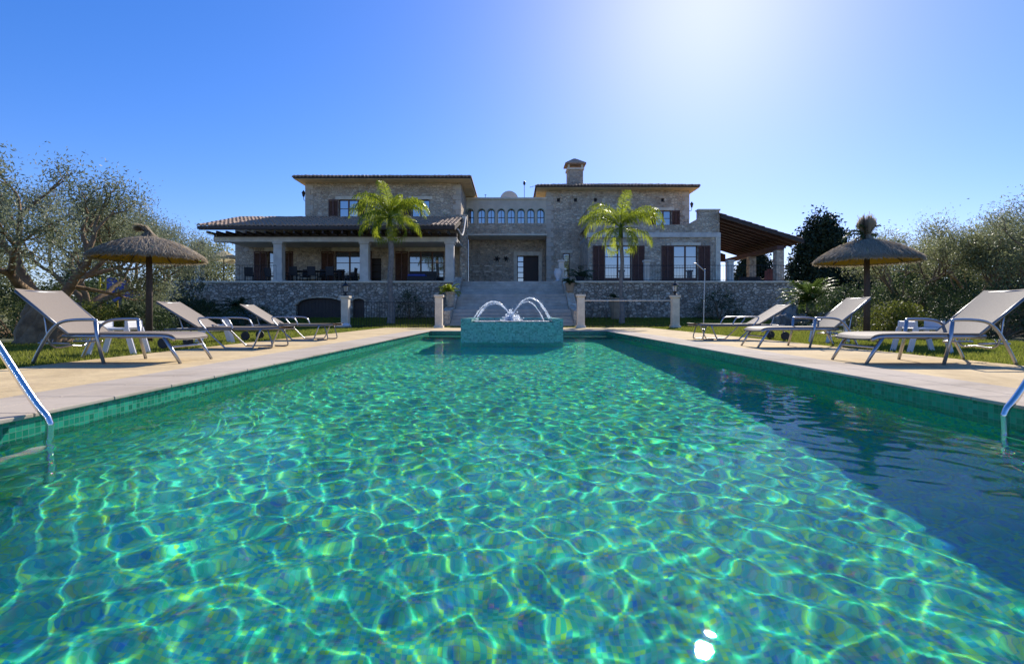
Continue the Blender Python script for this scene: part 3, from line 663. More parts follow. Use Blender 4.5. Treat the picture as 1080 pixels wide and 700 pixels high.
post(364.5, PD, 312, 'stone lamp post with pale lantern in front of the arched cellar door', 'frost')
post(712, PD, 311.5, 'stone lamp post with black lantern in front of the right terrace wall', 'frost')
post(463, PD, 311, 'lampless stone gate post at the left foot of the stairs')
post(612.5, PD, 310.5, 'lampless stone gate post at the right foot of the stairs')
railing('pool_fence', (PX(370, PD), PD, -.02), (PX(458, PD), PD, -.02), 1.12, 0, 'dark iron pool fence left of the stairs', .11, .009)
railing('pool_fence', (PX(617, PD), PD, -.02), (PX(707, PD), PD, -.02), 1.2, 0, 'thin wire pool fence with pale top rail right of the stairs', .3, .005, 'beam', top=.024)
# rolled towel / stone at the foot of the left lamp post
tag(MB().lathe([(.02, 0), (.28, .02), (.36, .1), (.3, .19), (.05, .22)], PX(361, 21.6), 21.6, 14).build('white_towel', M['plastic'], smooth=True), 'rolled white towel lying at the foot of the left lamp post', 'towel')

# shower
t_ = thing('outdoor_shower', (PX(742, 19.6), 19.6, 0), 'thin pale outdoor shower pole with bent head on the right deck', 'shower')
hz = PZ(286, 19.6)
MB().tube(smoothpath([(0, 0, 0), (.02, 0, hz*.5), (.05, 0, hz-.04), (.0, 0, hz+.04), (-.3, 0, PZ(277.5, 19.6))], 5), .024, 8).build('pole', M['alu'], t_, smooth=True)
MB().lathe([(.02, .03), (.075, .0), (.075, -.02)], 0, 0, 12).build('shower_head', M['alu'], t_).location = (-.33, 0, PZ(277.5, 19.6)-.01)
MB().lathe([(.09, 0), (.09, .02), (.03, .04)], 0, 0, 12).build('foot_plate', M['alu'], t_); MB().tube([(0, -.06, 1.1), (0, .06, 1.1)], .02, 6).build('tap', M['steel'], t_)

# ------------------------------------------------------------ fountain
FX, FY0, FY1, FT = 1.32, 13.2, 16.4, .48
t_ = thing('fountain', (0, (FY0+FY1)/2, WZ), 'raised teal mosaic fountain basin with arching water jets at the far end of the pool', 'fountain')
fb = MB().box(-FX, FX, FY0, FY1, FZ, .25)
fb.box(-FX, -FX+.28, FY0, FY1, .2501, FT); fb.box(FX-.28, FX, FY0, FY1, .2501, FT); fb.box(-FX+.2801, FX-.2801, FY1-.28, FY1, .2501, FT)
fb.box(-FX+.2801, FX-.2801, FY0, FY0+.28, .2501, .392)
fb.build('basin', M['mosaic_f'], t_, world=True, rec=True)
x_ = np.linspace(-FX+.279, FX-.279, 60); y_ = np.linspace(FY0-.0, FY1-.28, 70); X, Y = np.meshgrid(x_, y_)
rd = np.hypot(X+.02, Y-14.7); Z = .405+.006*np.sin(rd*22)*np.exp(-rd)+rng.normal(0, .003, X.shape)
ww = MB().grid(X, Y, Z).build('basin_water', M['glass_dim'], t_, world=True, smooth=True)
MB().lathe([(.06, .2), (.06, .44), (.09, .46), (.03, .52)], -.02, 14.7, 12).build('nozzle', M['alu_dark'], t_, world=True)
def jet(ang, L, hgt, seed, r=.013):
    q = np.random.default_rng(seed); m_ = MB(); cx_, cy_, z0 = -.02, 14.7, .5; K = 34; dx_, dy_ = math.cos(R(ang)), math.sin(R(ang))
    for strand in range(3):
        P = []; o1 = q.uniform(-.012, .012, 3)
        for i in range(K+1):
            u = i/K; zz = z0+4*hgt*u*(1-u)-(z0-.41)*u
            wob = .004+.02*u
            P.append((cx_+dx_*L*u+o1[0]*u*2+q.normal(0, wob*.35), cy_+dy_*L*u+q.normal(0, wob*.35)+o1[1]*u*2, zz+q.normal(0, wob*.4)))
        rad = [max(.003, r*(1-.35*i/K)*q.uniform(.55, 1.2)) for i in range(K+1)]
        m_.tube(P, rad, 6)
    for i in range(60):   # loose drops thrown off the arc
        u = q.uniform(.05, 1); zz = z0+4*hgt*u*(1-u)-(z0-.41)*u; p = np.array([cx_+dx_*L*u, cy_+dy_*L*u, zz])+q.normal(0, .03, 3); e = q.uniform(.003, .009)
        m_.lathe([(.001, p[2]-e), (e, p[2]), (.001, p[2]+e)], p[0], p[1], 5)
    m_.build('water_jet', M['spray'], t_, world=True, smooth=True)
jet(183, 1.10, .50, 1); jet(196, 1.02, .44, 2); jet(-3, 1.17, .60, 3); jet(-14, 1.12, .60, 4); jet(11, .95, .50, 5); jet(165, 1.08, .50, 6)
sp = MB(); q = np.random.default_rng(4)
for i in range(520):
    a = q.uniform(0, 6.28); rr_ = abs(q.normal(0, .14)); zz = .42+abs(q.normal(0, .14))*math.exp(-rr_*3); e = q.uniform(.006, .028)
    sp.lathe([(.001, zz-e), (e*.8, zz-e*.5), (e, zz), (e*.7, zz+e*.6), (.001, zz+e)], -.02+rr_*math.cos(a), 14.7+rr_*math.sin(a), 6)
for i in range(900):
    xx = q.uniform(-.98, .95); yy = FY0+abs(q.normal(.0, .25)); e = q.uniform(.006, .02)
    sp.lathe([(e, .402), (e*.8, .402+e*.5), (.001, .402+e*.8)], xx, yy, 5)
sp.build('splash', M['spray'], t_, world=True, smooth=True)

# ------------------------------------------------------------ plants
def leafset(C_, sig, per, size, aspect=.35, flat=None, seed=0, droop=0):
    # C_: cluster centres (n,3); returns quads (diamond leaves) as (m,4,3)
    q = np.random.default_rng(seed); n_ = len(C_)*per
    c_ = np.repeat(C_, per, 0)+q.normal(0, 1, (n_, 3))*sig
    d_ = q.normal(0, 1, (n_, 3)); d_[:, 2] -= droop; d_ /= np.linalg.norm(d_, axis=1)[:, None]
    u_ = np.cross(d_, q.normal(0, 1, (n_, 3))); u_ /= np.linalg.norm(u_, axis=1)[:, None]+1e-9
    L_ = size*q.uniform(.6, 1.3, (n_, 1)); W_ = L_*aspect
    return np.stack([c_-d_*L_*.5, c_+u_*W_*.5, c_+d_*L_*.5, c_-u_*W_*.5], 1)
def addleaves(m_, Q): return m_.add(Q.reshape(-1, 3), np.arange(len(Q)*4).reshape(-1, 4).tolist())
def grow(m_, tips, p, d_, L, r, depth, q, spread=.6, up=.25, sub=2.4, keep=.8, tw=4):
    k = 4; pts = [Vector(p)]; dd = Vector(d_).normalized()
    for i in range(k):
        dd = (dd+Vector(q.normal(0, .16, 3))+Vector((0, 0, up*.22))).normalized(); pts.append(pts[-1]+dd*L/k)
    rad = [r*(1-.38*i/k) for i in range(k+1)]
    m_.tube(pts, rad, 9 if r > .06 else 5 if r > .015 else 3, cap=False)
    if depth <= 0:
        for i in range(1, k+1): tips.append(tuple(pts[i]))
        return
    if depth == 1: tips.append(tuple(pts[-1])); tips.append(tuple(pts[2]))
    nb = int(sub+q.random())
    for i in range(nb):
        ax = Vector(q.normal(0, 1, 3)).cross(dd).normalized(); a = spread*q.uniform(.5, 1.25)
        nd = (Matrix.Rotation(a, 3, ax) @ dd)
        j = k if i < 2 else int(q.integers(2, k))
        grow(m_, tips, pts[j], nd, L*keep*q.uniform(.8, 1.15), r*.62*(.9 if j == k else .7), depth-1, q, spread, up, sub, keep)
def tree(name, loc, label, cat, stems, leaf, seed, group=None, bark='bark', depth=4, per=16, lsize=.075, sig=.14, asp=.3, **kw):
    q = np.random.default_rng(seed); t_ = thing(name, loc, label, cat, group=group); m_ = MB(); tips = []
    for (off, d_, L, r) in stems: grow(m_, tips, off, d_, L, r, depth, q, **kw)
    m_.build('trunk', M[bark], t_, smooth=True)
    T_ = np.array(tips); Q = leafset(T_, sig, per, lsize, asp, seed=seed)
    addleaves(MB(), Q).build('crown', M[leaf], t_) if False else None
    mc = MB(); addleaves(mc, Q); mc.build('crown', M[leaf], t_); return t_, len(Q)
def olive(loc, hgt, label, seed, leaf='olive', lean=(0, 0), per=34, girth=.3, nst=4, lsize=.08):
    q = np.random.default_rng(seed+50); th = hgt*.18
    trunk = [((0, 0, -.1), (lean[0]*.5, lean[1]*.5, 1), th+.1, girth)]
    t_ = thing('olive_tree', loc, label, 'tree', group='olive trees around the pool garden'); m_ = MB(); tips = []
    # gnarled trunk: several twisted strands
    for k in range(7):
        a = 2*math.pi*k/7; P = []
        for i in range(6): u = i/5; P.append((lean[0]*th*u+girth*.55*math.cos(a+u*1.3)*(1.35-.5*u)+q.normal(0, .02), lean[1]*th*u+girth*.55*math.sin(a+u*1.3)*(1.35-.5*u)+q.normal(0, .02), -.12+(th+.15)*u))
        m_.tube(P, [girth*(.75-.25*i/5) for i in range(6)], 8)
    top = Vector((lean[0]*th, lean[1]*th, th))
    for k in range(nst):
        a = 2*math.pi*(k+.3*q.random())/nst; d_ = (math.cos(a)*.85+lean[0], math.sin(a)*.85+lean[1], .75+q.uniform(0, .3))
        grow(m_, tips, top+Vector((math.cos(a), math.sin(a), 0))*girth*.3, d_, hgt*.25, girth*.32, 4, q, spread=.62, up=.35, sub=2.5, keep=.74)
    m_.build('trunk', M['bark'], t_, smooth=True)
    T_ = np.array(tips); mc = MB(); addleaves(mc, leafset(T_, hgt*.045, per, lsize, .3, seed=seed)); mc.build('crown', M[leaf], t_)
    return t_
def GZ(x, y): return float(gz(np.array(x), np.array(y)))
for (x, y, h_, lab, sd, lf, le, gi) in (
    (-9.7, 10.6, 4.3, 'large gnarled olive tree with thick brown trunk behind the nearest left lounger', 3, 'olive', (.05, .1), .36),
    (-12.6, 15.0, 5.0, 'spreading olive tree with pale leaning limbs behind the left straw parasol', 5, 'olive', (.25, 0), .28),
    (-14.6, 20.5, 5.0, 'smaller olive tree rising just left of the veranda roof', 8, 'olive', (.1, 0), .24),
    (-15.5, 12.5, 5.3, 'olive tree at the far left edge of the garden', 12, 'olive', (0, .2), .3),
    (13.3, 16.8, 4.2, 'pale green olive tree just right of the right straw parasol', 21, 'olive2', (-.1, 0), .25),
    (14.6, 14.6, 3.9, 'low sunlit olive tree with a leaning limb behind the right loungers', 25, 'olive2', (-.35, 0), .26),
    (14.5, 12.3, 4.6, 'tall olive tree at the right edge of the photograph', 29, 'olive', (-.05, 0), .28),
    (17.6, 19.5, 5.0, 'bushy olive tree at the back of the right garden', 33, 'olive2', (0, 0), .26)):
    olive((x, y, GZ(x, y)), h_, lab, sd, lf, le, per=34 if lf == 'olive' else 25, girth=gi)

def bush(name, loc, rx, ry, rz_, leaf, label, n=420, per=14, size=.07, seed=0, cat='bush', sig=.07, group=None, asp=.45, profile=None, core=True):
    q = np.random.default_rng(seed); t_ = thing(name, loc, label, cat, group=group)
    a = q.uniform(0, 2*np.pi, n); u = q.uniform(-.15, 1, n); rad = np.sqrt(np.clip(1-u*u, 0, 1)) if profile is None else profile(u)
    bump = 1+.16*np.sin(a*3+seed)+.12*np.sin(a*7+u*9+seed)+q.normal(0, .07, n); sh = q.uniform(.55, 1, n)**.5
    C_ = np.stack([np.cos(a)*rad*rx*bump*sh, np.sin(a)*rad*ry*bump*sh, np.clip(u, 0, 1)*rz_*(bump*.5+.5)], -1)
    mc = MB(); addleaves(mc, leafset(C_, sig, per, size, asp, seed=seed)); mc.build('foliage' if cat != 'tree' else 'crown', M[leaf], t_)
    st = MB()
    for i in range(14):
        b_ = C_[int(q.integers(0, n))]; st.tube([(0, 0, -.05), tuple(b_*np.array([.4, .4, .5])), tuple(b_*.92)], [.03*max(rx, .6), .02, .006], 4)
    st.build('stems', M['bark'], t_); return t_
k = 0
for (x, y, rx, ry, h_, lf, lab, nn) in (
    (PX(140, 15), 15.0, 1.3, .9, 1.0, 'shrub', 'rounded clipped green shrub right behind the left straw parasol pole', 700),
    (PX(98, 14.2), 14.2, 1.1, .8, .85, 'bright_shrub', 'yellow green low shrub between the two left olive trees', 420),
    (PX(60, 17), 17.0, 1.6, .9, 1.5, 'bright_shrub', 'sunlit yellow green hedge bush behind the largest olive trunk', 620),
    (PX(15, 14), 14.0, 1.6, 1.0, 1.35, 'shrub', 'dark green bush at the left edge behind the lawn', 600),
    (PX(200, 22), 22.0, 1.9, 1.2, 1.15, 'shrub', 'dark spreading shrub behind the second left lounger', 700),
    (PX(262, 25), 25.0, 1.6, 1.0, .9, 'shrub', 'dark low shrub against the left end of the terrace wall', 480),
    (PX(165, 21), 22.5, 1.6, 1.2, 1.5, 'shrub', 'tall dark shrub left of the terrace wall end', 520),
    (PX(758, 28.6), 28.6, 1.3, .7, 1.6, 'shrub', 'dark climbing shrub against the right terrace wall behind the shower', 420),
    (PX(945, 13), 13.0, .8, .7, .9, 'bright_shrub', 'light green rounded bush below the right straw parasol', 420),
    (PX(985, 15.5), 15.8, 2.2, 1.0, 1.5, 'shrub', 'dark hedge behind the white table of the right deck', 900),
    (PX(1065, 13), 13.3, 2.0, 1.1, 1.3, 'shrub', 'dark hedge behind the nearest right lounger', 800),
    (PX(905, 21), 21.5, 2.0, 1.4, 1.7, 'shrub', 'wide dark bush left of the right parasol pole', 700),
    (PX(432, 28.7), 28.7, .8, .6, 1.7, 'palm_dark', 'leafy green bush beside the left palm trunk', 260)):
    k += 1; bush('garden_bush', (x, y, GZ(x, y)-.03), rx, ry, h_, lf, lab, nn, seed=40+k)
for i, (x, y, rx, h_, lab) in enumerate(((PX(868, 46), 46, 3.3, 7.9, 'big dark broad conifer behind the right end of the villa'), (PX(905, 50), 50, 3.6, 5.2, 'lower dark conifer right of the big conifer'), (PX(795, 56), 56, 3.0, 6.0, 'dark tree seen through the side veranda'))):
    bush('conifer_tree', (x, y, 0), rx*1.12, rx, h_+.6, 'conifer', lab, 1700, 24, .34, 70+i, 'tree', .3, profile=lambda u: np.clip((1.03-np.clip(u, 0, 1)), 0, 1)**.62*(.75+.25*np.minimum(1, np.clip(u, 0, 1)*6)))
for i, (x, y, h_) in enumerate(((-26, 44, 6.2), (-31, 50, 6.5), (-24.5, 58, 7), (-38, 46, 6), (-45, 40, 6.5), (34, 44, 4.8), (30, 46, 5.4), (37, 40, 5.2), (45, 44, 6), (27, 33, 4.2), (-33, 32, 5.2), (35, 30, 4.6))):
    labs = ('hazy green tree behind the cream terrace parasols', 'tall round green tree beyond the parasol terrace', 'distant tree showing under the left veranda roof', 'green tree far behind the smaller olive tree', 'broad tree at the far left behind the big olive tree',
            'green tree behind the right veranda corner', 'green tree behind the right parasol canopy', 'distant green tree behind the pale right olive tree', 'far green tree behind the right edge olive trees', 'dark green tree behind the cycad and boulders', 'distant tree behind the blue slide', 'low tree behind the dark hedge on the right')
    bush('garden_tree', (x, y, 0), 3.2, 2.6, h_, 'shrub' if i % 2 else 'olive2', labs[i], 800, 16, .22, 90+i, 'tree', .32, group='trees beyond the garden')
# far woods along the horizon
q = np.random.default_rng(3); aa = q.uniform(-75, 75, 2600); dd_ = q.uniform(75, 105, 2600); zz = q.uniform(0, 1, 2600)**.7*(3.6+1.3*np.sin(aa*.31)+.8*np.sin(aa*1.1))
C_ = np.stack([np.sin(np.radians(aa))*dd_, np.cos(np.radians(aa))*dd_, zz], -1)
fw = MB(); addleaves(fw, leafset(C_, .6, 22, .6, .6, seed=9)); tag(fw.build('distant_woods', M['shrub']), kind='stuff')

def frond(m_, base, az, el, L, q, droop=1.0, nl=34, wl=.30, lw=.022, hang=.6):
    P = []; p = Vector(base); e = R(el); seg = 12
    for i in range(seg+1):
        P.append(p.copy()); dv = Vector((math.cos(az)*math.cos(e), math.sin(az)*math.cos(e), math.sin(e))); p = p+dv*L/seg; e -= droop*.17*(.5+i/seg)
    m_.tube(P, [.028*(1-.85*i/seg) for i in range(seg+1)], 4)
    A = np.array([tuple(v_) for v_ in P]); Q = []
    side = np.array([-math.sin(az), math.cos(az), 0])
    for i in range(nl):
        u = .12+.88*i/nl; f_ = u*seg; j = min(seg-1, int(f_)); c_ = A[j]+(A[j+1]-A[j])*(f_-j); tg = A[j+1]-A[j]; tg = tg/np.linalg.norm(tg)
        l_ = wl*math.sin(math.pi*(.12+.86*u))**.7*q.uniform(.8, 1.15)
        for s_ in (-1, 1):
            d_ = side*s_*.75+tg*.65+np.array([0, 0, q.normal(-.05, .2)]); d_ = d_/np.linalg.norm(d_)
            mid = c_+d_*l_*.55; end = c_+d_*l_*.85+np.array([0, 0, -hang*l_*q.uniform(.5, 1.2)])
            w_ = tg*lw
            Q.append([c_-w_*.5, c_+w_*.5, mid+w_*.6, mid-w_*.6]); Q.append([mid-w_*.6, mid+w_*.6, end+w_*.1, end-w_*.1])
    Q = np.array(Q); m_.add(Q.reshape(-1, 3), np.arange(len(Q)*4).reshape(-1, 4).tolist())
def palm(loc, zt_, label, seed, L=2.2, r=.16, fr=((0, 30, 1),)):
    q = np.random.default_rng(seed); t_ = thing('palm_tree', loc, label, 'palm', group='feathery palms either side of the stairs')
    P = [(.06*math.sin(i*.8), 0, zt_*i/14) for i in range(15)]
    m_ = MB(); rad = []
    pts = []
    for i in range(57):
        u = i/56; pts.append((.06*math.sin(u*11)*.6, 0, -.1+(zt_+.1)*u)); rad.append(r*(1.25-.5*min(1, u*3) if u < .33 else .75)*(1+.06*(i % 2)))
    m_.tube(pts, rad, 12); m_.build('trunk', M['palm_bark'], t_, smooth=True)
    c_ = MB().tube([(pts[-1][0], 0, zt_-.05), (pts[-1][0], 0, zt_+.4), (pts[-1][0], 0, zt_+.75)], [.11, .10, .03], 8)
    c_.build('crownshaft', M['palm_dark'], t_, smooth=True)
    for (az, el, l_, dr_) in fr:
        m_ = MB(); frond(m_, (pts[-1][0], 0, zt_+.45), R(az), el, L*l_, q, dr_*.86, nl=52, wl=.55, lw=.026, hang=.6)
        m_.build('frond', M['palm'], t_)
    return t_
frs = lambda seed: [(a+random.Random(seed*100+i).uniform(-12, 12), e, l, d) for i, (a, e, l, d) in enumerate(
    [(0, 52, 1, 1.3), (180, 55, 1, 1.35), (35, 66, 1, 1.3), (150, 70, .95, 1.3), (-30, 60, 1, 1.35), (-150, 66, 1, 1.3), (80, 78, .95, 1.1), (-90, 80, 1, 1.1), (-12, 40, .95, 1.2), (192, 42, .95, 1.2),
     (10, 8, .8, 1.0), (172, 5, .8, 1.0), (-60, 20, .85, 1.1), (-120, 22, .85, 1.1), (60, 25, .85, 1.1), (120, 25, .85, 1.1), (200, 80, .62, .8), (-20, 82, .55, .7), (5, -5, .75, 2.2), (178, -8, .8, 2.2), (-70, -5, .8, 2.0), (-115, 0, .75, 2.0), (25, 62, 1.05, 1.5), (160, 45, 1.0, 1.7)])]
palm((PX(412, 26), 26, GZ(0, 26)), PZ(241, 26), 'feathery palm with drooping yellow green fronds left of the stairs', 5, 2.55, .17, frs(1))
palm((PX(655.5, 26), 26, GZ(0, 26)), PZ(252, 26), 'feathery palm with drooping yellow green fronds right of the stairs', 6, 2.65, .125, frs(2)[:12]+frs(2)[18:])

def cycad(loc, L, n_, label, seed, leaf='palm_dark', name='cycad'):
    q = np.random.default_rng(seed); t_ = thing(name, loc, label, 'plant'); m_ = MB()
    MB().tube([(0, 0, -.1), (0, 0, L*.25)], [L*.13, L*.11], 8).build('stem', M['palm_bark'], t_)
    for i in range(n_): frond(m_, (0, 0, L*.22), q.uniform(0, 6.28), q.uniform(5, 80), L*q.uniform(.8, 1.05), q, .75, nl=24, wl=L*.17, lw=.03, hang=.1)
    m_.build('fronds', M[leaf], t_); return t_
cycad((PX(855, 24.6), 24.6, .75), 1.75, 80, 'large spiky cycad beside the right end of the terrace wall', 1, 'cycad_leaf')
cycad((PX(252, 28), 28, .6), 1.3, 34, 'dark spiky cycad in front of the terrace wall left of the arched door', 2, 'shrub')
cycad((PX(215, 27), 27, .4), 1.2, 30, 'dark spiky cycad at the left end of the terrace wall', 3, 'shrub')
# boulders
def boulder(loc, r_, label, seed):
    q = np.random.default_rng(seed); u = np.linspace(0, 2*np.pi, 41); v_ = np.linspace(0, np.pi, 25); U, W = np.meshgrid(u, v_)
    B = 1+.18*np.sin(2*U+seed)*np.sin(W)+.14*np.sin(3*U+seed*2+2*W)*np.sin(W)**2+.10*np.sin(3*W+seed)+.08*np.sin(7*U+3*W)*np.sin(W)
    from mathutils import noise as mn
    for a in range(B.shape[0]):
        for c_ in range(B.shape[1]):
            p_ = Vector((math.cos(U[a, c_])*math.sin(W[a, c_]), math.sin(U[a, c_])*math.sin(W[a, c_]), math.cos(W[a, c_])))
            B[a, c_] = 1+.30*mn.noise(p_*1.6+Vector((seed*7, 0, 0)))+.16*mn.noise(p_*4+Vector((0, seed*3, 0)))+.30*mn.cell(p_*2.2+Vector((seed, 1, 2)))-.15
    m_ = MB().grid(np.cos(U)*np.sin(W)*r_[0]*B, np.sin(U)*np.sin(W)*r_[1]*B, -np.cos(W)*r_[2]*B)
    o = m_.build('boulder', M['rock'], smooth=True); o.location = loc; return tag(o, label, 'rock')
boulder((PX(834, 24.2), 24.2, .1), (.75, .6, .75), 'grey boulder at the right end of the terrace wall under the cycad', 1)
boulder((PX(872, 23.6), 23.6, .1), (.55, .5, .6), 'grey boulder right of the cycad', 2)
boulder((PX(908, 23.5), 23.5, .2), (.8, .6, .6), 'low grey boulder in the shade behind the right parasol pole', 3)
boulder((PX(262, 26.2), 26.2, .2), (1.2, .7, .55), 'low dark boulder at the foot of the dark cycad', 5)
# potted plants
def pot(loc, r_, h_, label, seed, leaf='palm_dark', plant=1.0, mat='pot', L=.6, n_=16):
    t_ = thing('planter', loc, label, 'planter')
    MB().lathe([(r_*.62, 0), (r_*.7, .02), (r_*.95, h_*.85), (r_*1.08, h_*.86), (r_*1.08, h_), (r_*.9, h_), (r_*.85, h_*.9), (.01, h_*.88)], 0, 0, 20).build('pot', M[mat], t_, smooth=False)
    q = np.random.default_rng(seed); m_ = MB()
    for i in range(n_): frond(m_, (0, 0, h_*.88), q.uniform(0, 6.28), q.uniform(25, 85), L*q.uniform(.7, 1.1), q, .9, nl=14, wl=L*.3, lw=.035, hang=.3)
    m_.build('plant', M[leaf], t_); return t_
pot((-3.12, 25.9, .97), .26, .75, 'stone urn with yellow green leafy plant on the left stair wall', 1, 'palm', L=.75, n_=20, mat='stone')
pot((3.12, 27.6, 1.8), .28, .45, 'dark pot with bushy green plant on the right stair wall', 2, 'palm_dark', L=.6)
pot((PX(650, 28.8), 28.8, .3), .42, 1.2, 'large tan planter with dark leaves next to the right palm trunk', 3, 'shrub', L=.6)
pot((PX(612, 33), 33, TZ), .3, .5, 'dark potted plant on the terrace under the narrow window', 4, 'shrub', L=1.1, mat='black_fabric')
# leaning dark tree by the terrace wall
tree('small_dark_tree', (PX(200, 27), 27, .3), 'small dark tree with two splayed trunks before the left wall end', 'tree', [((-.5, 0, 0), (.35, 0, 1), 1.25, .07), ((.75, 0, 0), (-.4, 0, 1), 1.3, .07)], 'shrub', 14, depth=3, per=14, lsize=.12, sig=.12, spread=.7)

# ------------------------------------------------------------ things on the terraces and in the garden
# blue slide with yellow ladder
sx, sy = PX(128, 20), 20
t_ = thing('play_slide', (sx, sy, 0), 'blue plastic garden slide with yellow ladder beyond the low shrubs', 'slide')
prf = [(-.3, 1.95), (-.05, 1.98), (.35, 1.5), (.62, 1.38), (.62, 1.3), (.3, 1.3), (-.3, .9)]
MB().prism(prf, 1, -.32, -.27).prism(prf, 1, .27, .32).prism([(-.3, 1.6), (.3, 1.22), (.62, 1.3), (.62, 1.26), (.3, 1.16), (-.3, 1.5)], 1, -.268, .268).build('chute', M['blue'], t_, bevel=.02)
ym = MB()
for x in (-.62, -.38):
    for y in (-.28, .28): ym.tube([(x, y, 0), (x, y, 2.0)], .035, 6)
for z_ in np.arange(.3, 1.9, .25): ym.tube([(-.62, -.28, z_), (-.62, .28, z_)], .03, 6); ym.tube([(-.62, -.28, z_), (-.38, -.28, z_)], .03, 6)
ym.box(-.62, -.38, -.28, .28, 1.3, 1.34); ym.build('ladder', M['yellow'], t_)
MB().tube([(.3, -.3, 0), (.3, -.3, 1.2)], .04, 6).tube([(.3, .3, 0), (.3, .3, 1.2)], .04, 6).build('support', M['yellow'], t_)
# cream parasols beyond the veranda
def cream_parasol(loc, h_, r_, label):
    t_ = thing('cream_parasol', loc, label, 'parasol')
    MB().tube([(0, 0, 0), (0, 0, h_)], .035, 8).build('pole', M['darkwood'], t_)
    V_ = [(0, 0, h_)]+[(r_*math.cos(R(45*i)), r_*math.sin(R(45*i)), h_-.55) for i in range(8)]+[(r_*math.cos(R(45*i)), r_*math.sin(R(45*i)), h_-.7) for i in range(8)]
    MB().add(V_, [(0, 1+i, 1+(i+1) % 8) for i in range(8)]+[(1+i, 9+i, 9+(i+1) % 8, 1+(i+1) % 8) for i in range(8)]).build('canopy', M['cream_cloth'], t_)
cream_parasol((PX(236, 36), 36, TZ), PZ(264, 36)-TZ, 1.2, 'cream cloth parasol nearer the straw parasol, on the left terrace')
cream_parasol((PX(251, 38), 38.5, TZ), PZ(267, 38)-TZ, 1.3, 'cream cloth parasol next to the stone corner under the veranda roof')
# dining set and chairs under the verandas
def chair(name, mat, label, cat, group, back=.95):
    t_ = thing(name, (0, 0, 0), label, cat, group=group)
    MB().box(-.24, .24, -.23, .23, .42, .47).build('seat', M[mat], t_, bevel=.01)
    MB().prism([(.2, .47), (.24, .47), (.31, back), (.27, back)], 0, -.24, .24).build('backrest', M[mat], t_, bevel=.01)
    for x in (-.22, .22):
        for y in (-.2, .21): MB().tube([(x, y, 0), (x, y, .42)], .02, 6).build('leg', M[mat], t_)
        MB().tube([(x, -.2, .47), (x, -.2, .66), (x, .25, .68)], .018, 6).build('armrest', M[mat], t_)
    return t_
tb = thing('dining_table', (PX(335, 31.8), 31.8, TZ), 'long dark dining table under the left veranda', 'table')
MB().box(-1.6, 1.6, -.45, .45, .71, .76).build('tabletop', M['darkwood'], tb, bevel=.01)
for x in (-1.45, 1.45):
    for y in (-.35, .35): MB().box(x-.04, x+.04, y-.04, y+.04, 0, .708).build('leg', M['darkwood'], tb)
spots = [(-1.1, -.75, 180, 'dark wicker chair at the front left of the veranda dining table'), (0, -.75, 180, 'dark wicker chair at the front middle of the veranda dining table'), (1.1, -.75, 180, 'dark wicker chair at the front right of the veranda dining table'),
         (-1.1, .75, 0, 'dark wicker chair at the back left of the veranda dining table'), (0, .75, 0, 'dark wicker chair at the back middle of the veranda dining table'), (1.1, .75, 0, 'dark wicker chair at the back right of the veranda dining table'), (-2.1, 0, 90, 'dark wicker chair at the left end of the veranda dining table'), (2.1, 0, -90, 'dark wicker chair at the right end of the veranda dining table'),
         (-4.1, -.3, 200, 'dark wicker chair near the left end of the veranda by the railing'), (-3.0, .2, 160, 'dark wicker chair between the railing and the first column')]
ch0 = None
for (x, y, a, lab) in spots:
    if ch0 is None: ch0 = o = chair('veranda_chair', 'black_fabric', lab, 'chair', 'dark chairs under the left veranda')
    else: o = copy_tree(ch0); o['label'] = lab
    o.location = (PX(335, 31.8)+x, 31.8+y, TZ); o.rotation_euler.z = R(a)
cr0 = None
for (px, y, a, lab) in ((813, 36, 150, 'red brown wicker chair by the front column of the side veranda'), (806, 38, 200, 'red brown wicker chair further back in the side veranda')):
    if cr0 is None: cr0 = o = chair('veranda_armchair', 'red_fabric', lab, 'chair', 'red brown chairs in the side veranda', 1.25)
    else: o = copy_tree(cr0); o['label'] = lab
    o.location = (PX(px, y), y, TZ); o.rotation_euler.z = R(a)
sf = thing('veranda_sofa', (PX(793, 37), 37, TZ), 'low dark sofa in the side veranda', 'sofa')
MB().box(-.8, .8, -.4, .4, .1, .45).build('seat', M['black_fabric'], sf, bevel=.04); MB().box(-.8, .8, .25, .42, .452, .8).build('backrest', M['black_fabric'], sf, bevel=.04)
sf = thing('veranda_bench', (PX(444, 31.5), 31.5, TZ), 'low bench with blue cushion under the right end of the left veranda', 'bench')
MB().box(-.8, .9, -.35, .35, .1, .4).build('seat', M['black_fabric'], sf, bevel=.03); MB().box(-.75, .3, -.34, .34, .402, .52).build('cushion', M['blue'], sf, bevel=.03); MB().box(-.8, .9, .3, .42, .402, .75).build('backrest', M['black_fabric'], sf, bevel=.03)

